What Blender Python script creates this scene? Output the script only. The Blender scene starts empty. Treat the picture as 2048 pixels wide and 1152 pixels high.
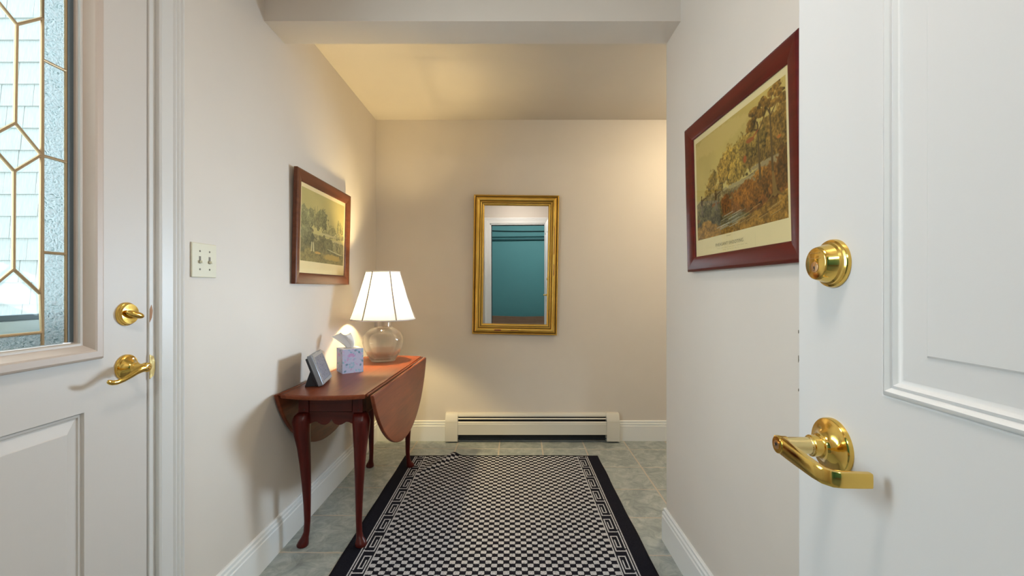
import bpy, bmesh, math, random
import numpy as np
from mathutils import Vector, Matrix, Euler

random.seed(7)
PI = math.pi
S = bpy.context.scene
C = S.collection

# ------------------------------------------------------------------ camera
CAMH = 1.16
F = 875.0                                   # focal length in pixels of a 2048 px wide frame
cd = bpy.data.cameras.new('camera'); cam = bpy.data.objects.new('camera', cd); C.objects.link(cam)
cam.location = (0, 0, CAMH); cam.rotation_euler = (PI/2, 0, 0)
cd.sensor_width = 36; cd.lens = F/2048*36; cd.clip_start = .02
S.camera = cam

# ------------------------------------------------------------------ world, exposure
W = bpy.data.worlds.new('sky'); S.world = W; W.use_nodes = True
bg = W.node_tree.nodes['Background']
bg.inputs[0].default_value = (.80, .91, 1, 1); bg.inputs[1].default_value = 1.8
vs = S.view_settings
vs.view_transform = 'Standard'; vs.look = 'None'; vs.gamma = 1; vs.use_curve_mapping = False
vs.exposure = 0.3

def area(name, loc, rot, sx, sy, power, col, portal=False):
    l = bpy.data.lights.new(name, 'AREA'); l.shape = 'RECTANGLE'; l.size = sx; l.size_y = sy
    l.energy = power; l.color = col
    o = bpy.data.objects.new(name, l); C.objects.link(o); o.location = loc; o.rotation_euler = rot
    if portal: l.cycles.is_portal = True
    return o
# cool side light just inside the added side-hall window, daylight through the glazed door (faces +X)
hw = area('daylight_hall_window', (1.62, 3.30, 1.16), Vector((-.86, -.50, -.03)).to_track_quat('-Z', 'Z').to_euler(), .26, .75, 7, (.66, .83, 1))
hw.data.spread = math.radians(58)
area('daylight_entry_door', (-1.50, .22, 1.60), (0, -PI/2, 0), 1.5, 1.3, 100, (.82, .91, 1))

# ------------------------------------------------------------------ materials
def mat(name, col=(.8,.8,.8), rough=.5, metal=0, spec=.5, coat=0):
    m = bpy.data.materials.new(name); m.use_nodes = True
    b = m.node_tree.nodes['Principled BSDF']
    b.inputs['Base Color'].default_value = (*col, 1); b.inputs['Roughness'].default_value = rough
    b.inputs['Metallic'].default_value = metal; b.inputs['Specular IOR Level'].default_value = spec
    b.inputs['Coat Weight'].default_value = coat
    return m
def N(m, t, **kw):
    n = m.node_tree.nodes.new(t)
    for k, v in kw.items(): setattr(n, k, v)
    return n
def L(m, a, b): m.node_tree.links.new(a, b)
def bsdf(m): return m.node_tree.nodes['Principled BSDF']
def coords(m, scale=(1,1,1), kind='Object', rot=(0,0,0)):
    tc = N(m, 'ShaderNodeTexCoord'); mp = N(m, 'ShaderNodeMapping')
    mp.inputs['Scale'].default_value = scale; mp.inputs['Rotation'].default_value = rot
    L(m, tc.outputs[kind], mp.inputs[0]); return mp.outputs[0]
def noise(m, vec, scale, detail=4, rough=.55, dist=0):
    n = N(m, 'ShaderNodeTexNoise'); n.inputs['Scale'].default_value = scale
    n.inputs['Detail'].default_value = detail; n.inputs['Roughness'].default_value = rough
    n.inputs['Distortion'].default_value = dist
    L(m, vec, n.inputs['Vector']); return n.outputs['Fac']
def ramp(m, fac, stops):
    r = N(m, 'ShaderNodeValToRGB'); e = r.color_ramp.elements
    while len(e) < len(stops): e.new(.5)
    for i, (p, c) in enumerate(stops):
        e[i].position = p; e[i].color = (*c, 1) if len(c) == 3 else c
    L(m, fac, r.inputs[0]); return r.outputs[0]
def bump(m, fac, strength=.2, dist=.002):
    b = N(m, 'ShaderNodeBump'); b.inputs['Strength'].default_value = strength; b.inputs['Distance'].default_value = dist
    L(m, fac, b.inputs['Height']); L(m, b.outputs[0], bsdf(m).inputs['Normal'])

def paint(name, col, rough=.55, bs=.08, sc=140):
    m = mat(name, col, rough, spec=.3)
    v = coords(m); f = noise(m, v, 2.2, 3)
    c2 = tuple(c*.96 for c in col)
    L(m, ramp(m, f, [(.3, c2), (.7, col)]), bsdf(m).inputs['Base Color'])
    bump(m, noise(m, v, sc, 2), bs, .001)
    return m
M = {}
M['wall'] = paint('wall_paint', (.69,.63,.565), .6)
M['ceiling'] = paint('ceiling_paint', (.64,.58,.50), .7)
M['door'] = mat('door_paint', (.70,.685,.675), .38, spec=.4)
v = coords(M['door'], (40, 40, 3)); bump(M['door'], noise(M['door'], v, 4, 4), .06, .001)
M['door_grain'] = mat('embossed_door_paint', (.60,.555,.515), .42, spec=.4)
v = coords(M['door_grain'], (30, 3, 60)); bump(M['door_grain'], noise(M['door_grain'], v, 3, 5), .16, .001)
M['lite'] = mat('lite_frame_paint', (.52,.425,.36), .4)
M['trim'] = mat('trim_paint', (.80,.80,.79), .33, spec=.4)
M['casing'] = mat('casing_paint', (.64,.62,.595), .36, spec=.4)
M['plate'] = mat('ivory_plastic', (.66,.62,.48), .4)
M['plate_dark'] = mat('switch_slot', (.16,.13,.09), .5)
M['cream_metal'] = mat('cream_enamel', (.66,.63,.56), .35)
M['black'] = mat('dark_recess', (.008,.009,.012), .5)
M['fin'] = mat('fin_metal', (.03,.04,.05), .45, .6)
M['gasket'] = mat('grey_gasket', (.10,.13,.15), .5)
M['storm'] = mat('storm_door_enamel', (.55,.62,.62), .4)

def brass(name, col=(.80,.53,.13), rough=.13):
    m = mat(name, col, rough, 1)
    v = coords(m); f = noise(m, v, 60, 3)
    r = ramp(m, f, [(.35, (rough*.8,)*3), (.75, (rough*1.5,)*3)])
    L(m, r, bsdf(m).inputs['Roughness']); return m
M['brass'] = brass('polished_brass')
M['brass_dull'] = brass('satin_brass', (.80,.62,.28), .22)
M['copper'] = brass('bronze_key_core', (.72,.47,.27), .3)
M['came'] = mat('brass_came', (.42,.29,.16), .4, .6)
M['steel'] = mat('steel', (.55,.55,.55), .35, 1)

def wood(name, c1, c2, rough, axis=1, coat=.15, sc=1.0):
    m = mat(name, c1, rough, spec=.5 if coat > .08 else .24, coat=coat)
    s = [22*sc]*3; s[axis] = 1.6*sc
    v = coords(m, tuple(s)); f = noise(m, v, 2.0, 6, .62, .6)
    v2 = coords(m); f2 = noise(m, v2, 5, 3)
    mx = N(m, 'ShaderNodeMix', data_type='FLOAT'); mx.inputs[0].default_value = .35
    L(m, f, mx.inputs[2]); L(m, f2, mx.inputs[3])
    L(m, ramp(m, mx.outputs[0], [(.32, c1), (.66, c2)]), bsdf(m).inputs['Base Color'])
    bump(m, f, .06, .001); bsdf(m).inputs['Coat Roughness'].default_value = .2
    return m
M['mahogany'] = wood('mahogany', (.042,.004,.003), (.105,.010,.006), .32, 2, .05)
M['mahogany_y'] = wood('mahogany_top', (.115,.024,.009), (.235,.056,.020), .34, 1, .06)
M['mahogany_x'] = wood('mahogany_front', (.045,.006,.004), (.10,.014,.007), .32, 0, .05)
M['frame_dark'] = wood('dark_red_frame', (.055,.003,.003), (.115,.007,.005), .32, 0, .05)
M['frame_brown'] = wood('brown_frame', (.085,.024,.010), (.17,.052,.020), .34, 0, .05)
M['brown_board'] = wood('brown_bench_wood', (.30,.14,.08), (.42,.20,.12), .6, 0)

# worn gilding
m = mat('worn_gilding', (.55,.33,.06), .28, .85)
v = coords(m); f = noise(m, v, 6, 3, .5)
L(m, ramp(m, f, [(.22, (.42,.24,.04)), (.42, (.62,.39,.08)), (.75, (.74,.49,.12))]), bsdf(m).inputs['Base Color'])
f2 = noise(m, v, 130, 3); bump(m, f2, .05, .001)
L(m, ramp(m, noise(m, v, 12, 2), [(.3, (.30,)*3), (.7, (.40,)*3)]), bsdf(m).inputs['Roughness'])
M['gilt'] = m
M['gilt_groove_shade'] = mat('groove_shade_gilding', (.26,.145,.03), .4, .7)  # darker gilding that puts groove shade into the colour
M['bole'] = mat('red_bole', (.22,.05,.02), .6)
M['mirror'] = mat('silvered_glass', (.86,.88,.89), .0, 1)

# slate tile and grout
m = mat('slate_tile', (.3,.35,.33), .4, spec=.45)
v = coords(m, (1,1,1)); oi = N(m, 'ShaderNodeObjectInfo')
ad = N(m, 'ShaderNodeVectorMath', operation='ADD'); sc_ = N(m, 'ShaderNodeVectorMath', operation='SCALE')
cb = N(m, 'ShaderNodeCombineXYZ'); L(m, oi.outputs['Random'], cb.inputs[0]); L(m, oi.outputs['Random'], cb.inputs[1]); L(m, oi.outputs['Random'], cb.inputs[2])
L(m, cb.outputs[0], sc_.inputs[0]); sc_.inputs['Scale'].default_value = 50
L(m, v, ad.inputs[0]); L(m, sc_.outputs[0], ad.inputs[1])
f = noise(m, ad.outputs[0], 14, 9, .72, .8)
L(m, ramp(m, f, [(.30, (.20,.225,.218)), (.5, (.33,.36,.345)), (.68, (.50,.52,.485))]), bsdf(m).inputs['Base Color'])
bump(m, noise(m, ad.outputs[0], 30, 5), .15, .002)
M['tile'] = m
M['grout'] = paint('grout', (.55,.48,.40), .9, .3, 300)
M['concrete'] = paint('garage_concrete', (.25,.25,.25), .9, .3, 80)
M['teal'] = paint('teal_wall', (.17,.36,.36), .7)
M['teal_dark'] = mat('teal_pipe', (.045,.12,.125), .5)
M['cable'] = mat('black_cable', (.01,.014,.016), .5)

# clear pane: fresnel mix of see-through and mirror
def pane(name, tint=(.97,.99,.99), rough=0.0, ior=1.45, milk=0.0):
    m = bpy.data.materials.new(name); m.use_nodes = True; t = m.node_tree; t.nodes.clear()
    out = N(m, 'ShaderNodeOutputMaterial'); tr = N(m, 'ShaderNodeBsdfTransparent'); gl = N(m, 'ShaderNodeBsdfGlossy')
    fr = N(m, 'ShaderNodeFresnel'); mx = N(m, 'ShaderNodeMixShader')
    tr.inputs[0].default_value = (*tint, 1); gl.inputs['Roughness'].default_value = rough; fr.inputs['IOR'].default_value = ior
    ge = N(m, 'ShaderNodeNewGeometry'); iv = N(m, 'ShaderNodeMath', operation='SUBTRACT'); iv.inputs[0].default_value = 1; L(m, ge.outputs['Backfacing'], iv.inputs[1])
    ml = N(m, 'ShaderNodeMath', operation='MULTIPLY'); L(m, fr.outputs[0], ml.inputs[0]); L(m, iv.outputs[0], ml.inputs[1])
    L(m, ml.outputs[0], mx.inputs[0]); L(m, tr.outputs[0], mx.inputs[1]); L(m, gl.outputs[0], mx.inputs[2]); L(m, mx.outputs[0], out.inputs[0])
    return m
M['pane'] = pane('clear_pane', (.93,.98,.98), ior=1.12)
M['bevel'] = pane('bevelled_pane_edge', (.80,.92,.92), .02, 1.35)
M['print_glass'] = pane('picture_glass', (.97,.98,.97), 0.0, 1.28)
# frosted fern-pattern glass
m = bpy.data.materials.new('fern_textured_glass'); m.use_nodes = True; m.node_tree.nodes.clear()
out = N(m, 'ShaderNodeOutputMaterial'); tr = N(m, 'ShaderNodeBsdfTransparent'); tl = N(m, 'ShaderNodeBsdfTranslucent'); df = N(m, 'ShaderNodeBsdfDiffuse')
tr.inputs[0].default_value = (.50,.58,.58,1); tl.inputs[0].default_value = (.31,.33,.33,1); df.inputs[0].default_value = (.75,.8,.8,1)
vz = coords(m, (1,1,1)); f = noise(m, vz, 60, 2, .55, 4.5)
r = ramp(m, f, [(.36, (0,0,0)), (.62, (1,1,1))])
md = N(m, 'ShaderNodeMixShader'); md.inputs[0].default_value = .25; L(m, tl.outputs[0], md.inputs[1]); L(m, df.outputs[0], md.inputs[2])
mx = N(m, 'ShaderNodeMixShader'); L(m, r, mx.inputs[0]); L(m, tr.outputs[0], mx.inputs[1]); L(m, md.outputs[0], mx.inputs[2]); L(m, mx.outputs[0], out.inputs[0])
M['fern'] = m
# lamp glass
m = bpy.data.materials.new('lamp_glass'); m.use_nodes = True; m.node_tree.nodes.clear()
out = N(m, 'ShaderNodeOutputMaterial'); tr = N(m, 'ShaderNodeBsdfTransparent'); gl = N(m, 'ShaderNodeBsdfGlass'); mx = N(m, 'ShaderNodeMixShader')
gl.inputs['IOR'].default_value = 1.42; mx.inputs[0].default_value = .62
L(m, tr.outputs[0], mx.inputs[1]); L(m, gl.outputs[0], mx.inputs[2]); L(m, mx.outputs[0], out.inputs[0])
M['lamp_glass'] = m
# lamp shade
m = bpy.data.materials.new('white_lampshade_fabric'); m.use_nodes = True; m.node_tree.nodes.clear()
out = N(m, 'ShaderNodeOutputMaterial'); tl = N(m, 'ShaderNodeBsdfTranslucent'); df = N(m, 'ShaderNodeBsdfDiffuse'); mx = N(m, 'ShaderNodeMixShader')
tl.inputs[0].default_value = (.40,.42,.49,1); df.inputs[0].default_value = (.86,.85,.88,1); mx.inputs[0].default_value = .28
L(m, tl.outputs[0], mx.inputs[1]); L(m, df.outputs[0], mx.inputs[2]); L(m, mx.outputs[0], out.inputs[0])
M['shade'] = m
M['seam'] = mat('shade_binding', (.42,.40,.42), .8)
def emit(name, col, s):
    m = bpy.data.materials.new(name); m.use_nodes = True; b = m.node_tree.nodes['Principled BSDF']
    b.inputs['Base Color'].default_value = (*col, 1); b.inputs['Emission Color'].default_value = (*col, 1); b.inputs['Emission Strength'].default_value = s
    return m
M['added_garage_bulb'] = emit('added_garage_bulb', (1,.95,.90), 3)
M['added_hall_dome'] = emit('added_hall_ceiling_dome', (1,.83,.54), 52)
M['bulb'] = emit('lamp_bulb', (1,.80,.55), 6)
M['dome'] = emit('added_ceiling_dome', (1,.90,.80), 36)
M['tissue'] = mat('tissue_paper', (.85,.84,.86), .8); bsdf(M['tissue']).inputs['Subsurface Weight'].default_value = .0
M['card'] = mat('white_card', (.82,.81,.83), .6)
M['silver'] = mat('silver_plastic', (.27,.29,.33), .32, .35)
M['silver_light'] = mat('silver_bezel', (.36,.35,.34), .35, .3)
M['blackplastic'] = mat('black_plastic', (.012,.013,.018), .4)
M['brown_chip'] = mat('bare_wood_chip', (.36,.18,.09), .7)
def attr_mat(name, rough=.6, layer='paint', spec=.3):
    m = mat(name, (.8,.8,.8), rough, spec=spec)
    a = N(m, 'ShaderNodeVertexColor', layer_name=layer); L(m, a.outputs[0], bsdf(m).inputs['Base Color'])
    return m
M['print'] = attr_mat('litho_print', .8)
M['tissue_print'] = attr_mat('tissue_box_print', .5)
M['lcd'] = attr_mat('lcd_panel', .25, spec=.5)
# shingles
m = mat('cedar_shingle', (.78,.76,.72), .85)
v = coords(m, (60, 60, 3)); f = noise(m, v, 3, 5)
L(m, ramp(m, f, [(.3, (.62,.62,.60)), (.7, (.80,.78,.74))]), bsdf(m).inputs['Base Color']); bump(m, f, .4, .004)
M['shingle'] = m
M['ground'] = paint('outdoor_ground', (.35,.35,.32), .9, .3, 60)

# rug: tone attribute 0 black, 1 grey, 2 = checked field from UV
m = mat('woven_rug', (.02,.02,.02), .95, spec=.1)
uvn = N(m, 'ShaderNodeUVMap', uv_map='UVMap'); a = N(m, 'ShaderNodeAttribute', attribute_name='tone')
vc = coords(m)
nz = N(m, 'ShaderNodeTexNoise'); nz.inputs['Scale'].default_value = 170; nz.inputs['Detail'].default_value = 2; L(m, vc, nz.inputs['Vector'])
sb = N(m, 'ShaderNodeVectorMath', operation='SUBTRACT'); sb.inputs[1].default_value = (.5,.5,.5); L(m, nz.outputs['Color'], sb.inputs[0])
s2 = N(m, 'ShaderNodeVectorMath', operation='SCALE'); s2.inputs['Scale'].default_value = .20; L(m, sb.outputs[0], s2.inputs[0])
av = N(m, 'ShaderNodeVectorMath', operation='ADD'); L(m, uvn.outputs[0], av.inputs[0]); L(m, s2.outputs[0], av.inputs[1])
sx = N(m, 'ShaderNodeSeparateXYZ'); L(m, av.outputs[0], sx.inputs[0])
def mth(op, a_, b_=None):
    n = N(m, 'ShaderNodeMath', operation=op)
    for i, q in enumerate((a_, b_)):
        if q is None: continue
        if isinstance(q, (int, float)): n.inputs[i].default_value = q
        else: L(m, q, n.inputs[i])
    return n.outputs[0]
px = mth('SINE', mth('MULTIPLY', sx.outputs[0], PI)); py = mth('SINE', mth('MULTIPLY', sx.outputs[1], PI))
chk = mth('GREATER_THAN', mth('MULTIPLY', px, py), .03)
isf = mth('GREATER_THAN', a.outputs['Fac'], 1.5)
tone = mth('ADD', mth('MULTIPLY', isf, chk), mth('MULTIPLY', mth('SUBTRACT', 1, isf), a.outputs['Fac']))
nf = noise(m, vc, 260, 3)
mixc = N(m, 'ShaderNodeMix', data_type='RGBA'); L(m, tone, mixc.inputs[0])
L(m, ramp(m, nf, [(.3, (.006,.006,.011)), (.75, (.018,.017,.026))]), mixc.inputs[6])
L(m, ramp(m, nf, [(.35, (.30,.295,.315)), (.62, (.66,.645,.68))]), mixc.inputs[7])
L(m, mixc.outputs[2], bsdf(m).inputs['Base Color']); bump(m, nf, .5, .003)
M['rug'] = m

# ------------------------------------------------------------------ mesh helpers
class MB:
    def __init__(s): s.v = []; s.f = []
    def add(s, vs, fs):
        b = len(s.v); s.v += [tuple(p) for p in vs]; s.f += [tuple(i+b for i in f) for f in fs]; return s
    def box(s, x0, x1, y0, y1, z0, z1):
        v = [(x,y,z) for z in (z0,z1) for y in (y0,y1) for x in (x0,x1)]
        return s.add(v, [(0,2,3,1),(4,5,7,6),(0,1,5,4),(2,6,7,3),(0,4,6,2),(1,3,7,5)])
    def prism(s, poly, d0, d1, ax='y'):
        # poly in the plane normal to ax: (a,b) -> y: (x,z), x: (y,z), z: (x,y)
        n = len(poly)
        mk = {'y': lambda a,b,d: (a,d,b), 'x': lambda a,b,d: (d,a,b), 'z': lambda a,b,d: (a,b,d)}[ax]
        v = [mk(a,b,d0) for a,b in poly] + [mk(a,b,d1) for a,b in poly]
        f = [tuple(range(n))[::-1], tuple(range(n, 2*n))] + [(i,(i+1)%n,n+(i+1)%n,n+i) for i in range(n)]
        return s.add(v, f)
    def lathe(s, prof, seg=32, mtx=Matrix(), cap0=True, cap1=True):
        v = []; f = []
        for (r, h) in prof:
            for k in range(seg):
                a = 2*PI*k/seg; v.append(mtx @ Vector((r*math.cos(a), r*math.sin(a), h)))
        n = len(prof)
        for i in range(n-1):
            for k in range(seg):
                k2 = (k+1) % seg; f.append((i*seg+k, i*seg+k2, (i+1)*seg+k2, (i+1)*seg+k))
        if cap0 and prof[0][0] > 1e-5: f.append(tuple(range(seg))[::-1])
        if cap1 and prof[-1][0] > 1e-5: f.append(tuple(range((n-1)*seg, n*seg)))
        return s.add(v, f)
    def sweep(s, pts, rad, seg=10, sq=2.0, closed=False, up=None, flat=None):
        # tube through pts with radius per point; sq = superellipse exponent; flat=(a,b) scales the section axes
        n = len(pts); P = [Vector(p) for p in pts]; v = []; f = []
        R = rad if isinstance(rad, (list, tuple)) else [rad]*n
        ref = Vector(up) if up else None
        for i in range(n):
            if closed: t = P[(i+1)%n]-P[i-1]
            else: t = P[min(i+1,n-1)]-P[max(i-1,0)]
            t.normalize()
            r0 = ref if ref else (Vector((0,0,1)) if abs(t.z) < .9 else Vector((1,0,0)))
            a = t.cross(r0).normalized(); b = a.cross(t).normalized()
            fa, fb = flat if flat else (1,1)
            for k in range(seg):
                w = 2*PI*k/seg; c, q = math.cos(w), math.sin(w)
                c = math.copysign(abs(c)**(2/sq), c); q = math.copysign(abs(q)**(2/sq), q)
                v.append(P[i] + a*(R[i]*fa*c) + b*(R[i]*fb*q))
        for i in range(n if closed else n-1):
            j = (i+1) % n
            for k in range(seg):
                k2 = (k+1) % seg; f.append((i*seg+k, i*seg+k2, j*seg+k2, j*seg+k))
        if not closed: f += [tuple(range(seg))[::-1], tuple(range((n-1)*seg, n*seg))]
        return s.add(v, f)
    def xf(s, mtx, start=0):
        s.v[start:] = [tuple(mtx @ Vector(p)) for p in s.v[start:]]; return s
def link(name, me, material, parent=None, smooth=False, bev=0, seg=2):
    o = bpy.data.objects.new(name, me); C.objects.link(o)
    if material and not me.materials: me.materials.append(material)
    if parent: o.parent = parent
    if bev:
        b = o.modifiers.new('bevel', 'BEVEL'); b.width = bev; b.segments = seg; b.limit_method = 'ANGLE'; b.angle_limit = math.radians(40)
        smooth = True
    if smooth:
        for p in me.polygons: p.use_smooth = True
        if hasattr(me, 'set_sharp_from_angle'): me.set_sharp_from_angle(angle=math.radians(38))
    return o
def build(name, mb, material, parent=None, smooth=False, bev=0, seg=2, fix=True):
    me = bpy.data.meshes.new(name); me.from_pydata(mb.v, [], mb.f)
    if fix:
        bm = bmesh.new(); bm.from_mesh(me); bmesh.ops.recalc_face_normals(bm, faces=bm.faces); bm.to_mesh(me); bm.free()
    me.update()
    return link(name, me, M[material] if isinstance(material, str) else material, parent, smooth, bev, seg)
def tag(o, label, cat=None, group=None, kind=None):
    o['label'] = label
    if cat: o['category'] = cat
    if group: o['group'] = group
    if kind: o['kind'] = kind
    return o
def thing(name, label, cat, loc=(0,0,0), rot=(0,0,0), group=None, kind=None):
    o = bpy.data.objects.new(name, None); C.objects.link(o); o.location = loc; o.rotation_euler = rot
    o.empty_display_size = .05
    return tag(o, label, cat, group, kind)
def axis_m(origin, n, up=(0,0,1)):
    # matrix whose local z runs along n
    n = Vector(n).normalized(); u = Vector(up); a = u.cross(n).normalized(); b = n.cross(a)
    return Matrix(((a.x,b.x,n.x,origin[0]),(a.y,b.y,n.y,origin[1]),(a.z,b.z,n.z,origin[2]),(0,0,0,1)))
def grid_mesh(name, arr, w, h, layer='paint'):
    """flat printed sheet, w x h in local XY, coloured by an (rows, cols, 3) linear array with row 0 at the bottom"""
    H_, W_, _ = arr.shape
    xs = np.linspace(-w/2, w/2, W_+1); ys = np.linspace(-h/2, h/2, H_+1)
    X, Y = np.meshgrid(xs, ys); co = np.stack([X, Y, np.zeros_like(X)], -1).reshape(-1, 3)
    i = np.arange(H_)[:,None]*(W_+1) + np.arange(W_)[None]
    q = np.stack([i, i+1, i+W_+2, i+W_+1], -1).reshape(-1, 4)
    me = bpy.data.meshes.new(name); me.vertices.add(len(co)); me.vertices.foreach_set('co', co.ravel())
    me.loops.add(q.size); me.loops.foreach_set('vertex_index', q.ravel().astype(np.int32))
    me.polygons.add(len(q)); me.polygons.foreach_set('loop_start', np.arange(0, q.size, 4, dtype=np.int32))
    me.update(calc_edges=True)
    ca = me.color_attributes.new(layer, 'FLOAT_COLOR', 'CORNER')
    c = np.ones((len(q), 4), np.float32); c[:, :3] = arr.reshape(-1, 3)
    ca.data.foreach_set('color', np.repeat(c, 4, 0).ravel())
    return me
def lin(c):
    c = np.asarray(c, float)/255; return np.where(c <= .04045, c/12.92, ((c+.055)/1.055)**2.4)

# ------------------------------------------------------------------ key dimensions
XL, XR, YB, YF, ZC = -1.036, .706, 3.33, -.38, 2.44
YC = 2.0                     # end of the right wall / far side of the beam
XH = 1.95                    # end of the side hall
def struct(name, mb, m_, label, parent=None, bev=0, smooth=False):
    o = build(name, mb, m_, parent, smooth, bev)
    o['kind'] = 'structure'; o['label'] = label; return o

# ------------------------------------------------------------------ shell
DY0, DY1, DZ = .315, 1.266, 2.065          # opening of the left entry door
struct('wall_left', MB().box(XL-.14, XL, YF-.12, DY0, 0, ZC).box(XL-.14, XL, DY1, YB+.12, 0, ZC).box(XL-.14, XL, DY0, DY1, DZ, ZC), 'wall', 'warm greige painted wall on the left with the glazed entry door')
struct('wall_back', MB().box(XL, 1.28, YB, YB+.12, 0, ZC).box(1.92, XH, YB, YB+.12, 0, ZC).box(1.28, 1.92, YB, YB+.12, 0, .74).box(1.28, 1.92, YB, YB+.12, 1.93, ZC), 'wall', 'greige painted wall at the far end behind the gilt mirror')
struct('wall_right', MB().box(XR, XR+.12, YF, YC, 0, ZC), 'wall', 'pale painted wall on the right, ending at an outside corner')
struct('wall_hall_near', MB().box(XR+.12, XH, YC-.12, YC, 0, ZC), 'wall', 'painted near wall of the side hall round the corner')
struct('wall_hall_end', MB().box(XH, XH+.12, YC-.12, YB+.12, 0, ZC), 'wall', 'end wall of the side hall')
OX0, OX1, OZ = -.50, .425, 2.06            # front doorway to the garage
struct('wall_front', MB().box(XL, OX0, YF-.12, YF, 0, ZC).box(OX1, XR+.12, YF-.12, YF, 0, ZC).box(OX0, OX1, YF-.12, YF, OZ, ZC), 'wall', 'painted wall around the open doorway, seen in the mirror')
struct('ceiling', MB().box(XL-.14, XH+.12, YF-.12, YB+.12, ZC, ZC+.1), 'ceiling', 'cream painted flat ceiling')
struct('ceiling_beam', MB().box(XL, XR, 1.83, YC, 2.276, ZC), 'wall', 'painted dropped beam crossing the ceiling between the walls')
# floor: grout bed with single tiles
fl = struct('floor', MB().box(XL-.14, XH+.12, YF-.12, YB+.12, -.08, -.0012), 'grout', 'grey-green slate look tile floor with sandy grout')
P_ = .3124; t_ = P_-.0085
tm = MB().box(-t_/2, t_/2, -t_/2, t_/2, -.012, 0); tile_me = None
ca_, sa_ = math.cos(math.radians(-.8)), math.sin(math.radians(-.8))
for ix in range(-5, 7):
    for iy in range(-9, 4):
        lx, ly = (ix+.5)*P_, (iy+.5)*P_
        wx, wy = .209 + lx*ca_ - ly*sa_, 2.53 + lx*sa_ + ly*ca_
        if not (XL-.14 < wx < XH+.1 and YF-.1 < wy < YB+.14): continue
        if wx > XR+.3 and wy < YC-.3: continue
        if tile_me is None:
            o = build('tile', tm, 'tile', fl, bev=.0015, seg=1); tile_me = o.data
        else:
            o = link('tile', tile_me, M['tile'], fl); b = o.modifiers.new('bevel', 'BEVEL'); b.width = .0015; b.segments = 1
        o.location = (wx, wy, 0); o.rotation_euler = (0, 0, math.radians(-.8) + PI/2*random.choice((0,1,2,3)))

# baseboards -----------------------------------------------------------
BP = [(0,0),(.016,0),(.016,.113),(.0125,.118),(.0145,.121),(.0145,.132),(.008,.1365),(.0105,.140),(.0105,.149),(.006,.153),(0,.153)]
def base_y(x, y0, y1, sgn): return MB().prism([(x+sgn*a, b) for a, b in BP], y0, y1, 'y')
def base_x(y, x0, x1, sgn): return MB().prism([(y+sgn*a, b) for a, b in BP], x0, x1, 'x')
struct('baseboard_left', base_y(XL, 1.362, YB, 1), 'trim', 'white moulded baseboard along the left wall under the table')
b1 = base_x(YB, XL+.016, -.500, -1)
struct('baseboard_back', b1, 'trim', 'white moulded baseboard left of the heater')
struct('baseboard_back_right', base_x(YB, .807, XH, -1), 'trim', 'white moulded baseboard right of the heater')
# right baseboard with its return round the outside corner (mitred sweep)
mb = MB(); ring = []
for (px_, py_, dx, dy) in ((XR, YF, -1, 0), (XR, YC, -1, 1), (XR+.12+1.1, YC, 0, 1)):
    ring.append([(px_+dx*a, py_+dy*a, b) for a, b in BP])
n = len(BP); vs_ = sum(ring, []); fs = []
for i in range(2):
    for k in range(n): fs.append((i*n+k, i*n+(k+1)%n, (i+1)*n+(k+1)%n, (i+1)*n+k))
fs += [tuple(range(n)), tuple(range(2*n, 3*n))]
struct('baseboard_right', MB().add(vs_, fs), 'trim', 'white moulded baseboard wrapping the outside corner on the right')

# casings --------------------------------------------------------------
CP = [(0,0),(0,.012),(.006,.015),(.010,.013),(.048,.015),(.054,.019),(.060,.017),(.066,.021),(.072,.019),(.078,.023),(.086,.021),(.092,.016),(.092,0)]
def casing(mb, plane, a0, a1, zt, org, nrm):
    """mitred casing round an opening a0..a1 x 0..zt ; plane 'x' -> in YZ at x=org, 'y' -> in XZ at y=org"""
    rings = []
    for (a, z, da, dz) in ((a0,0,-1,0),(a0,zt,-1,1),(a1,zt,1,1),(a1,0,1,0)):
        rr = []
        for w, d in CP:
            A = a+da*w; Z = z+dz*w
            rr.append((org+nrm*d, A, Z) if plane == 'x' else (A, org+nrm*d, Z))
        rings.append(rr)
    n = len(CP); v = sum(rings, []); f = []
    for i in range(3):
        for k in range(n): f.append((i*n+k, i*n+(k+1)%n, (i+1)*n+(k+1)%n, (i+1)*n+k))
    f += [tuple(range(n)), tuple(range(3*n, 4*n))]
    return mb.add(v, f)
t1 = struct('trim_1', casing(MB(), 'x', DY0-.004, DY1+.004, DZ+.004, XL, 1), 'casing', 'fluted off-white casing round the glazed entry door')
jm = MB().box(XL-.14, XL+.001, DY1-.018, DY1+.004, 0, DZ+.004).box(XL-.14, XL+.001, DY0-.004, DY0+.016, 0, DZ+.004).box(XL-.14, XL+.001, DY0, DY1, DZ-.014, DZ+.004)
build('jamb', jm, 'casing', t1, bev=.002)
build('door_stop', MB().box(XL-.07, XL-.052, DY1-.03, DY1-.018, 0, DZ-.014), 'casing', t1)
chip = [(XL+.0016, DY1-.0165+.0005, 1.10), (XL+.0016, DY1-.010, 1.112), (XL+.0016, DY1-.006, 1.095), (XL+.0016, DY1-.009, 1.075), (XL+.0016, DY1-.0165, 1.062)]
build('paint_chip', MB().prism([(p[1], p[2]) for p in chip], XL+.0009, XL+.0016, 'x'), 'brown_chip', t1)['label'] = 'chipped paint showing brown wood'
build('strike_plate', MB().prism([(DY1-.018,.900),(DY1-.004,.908),(DY1+.001,.925),(DY1+.001,.945),(DY1-.004,.963),(DY1-.018,.970)], XL+.0009, XL+.0035, 'x'), 'brass_dull', t1, bev=.0008)
t2 = struct('trim_2', casing(MB(), 'y', OX0, OX1, OZ, YF, 1), 'trim', 'white casing of the doorway, reflected in the mirror')
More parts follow.
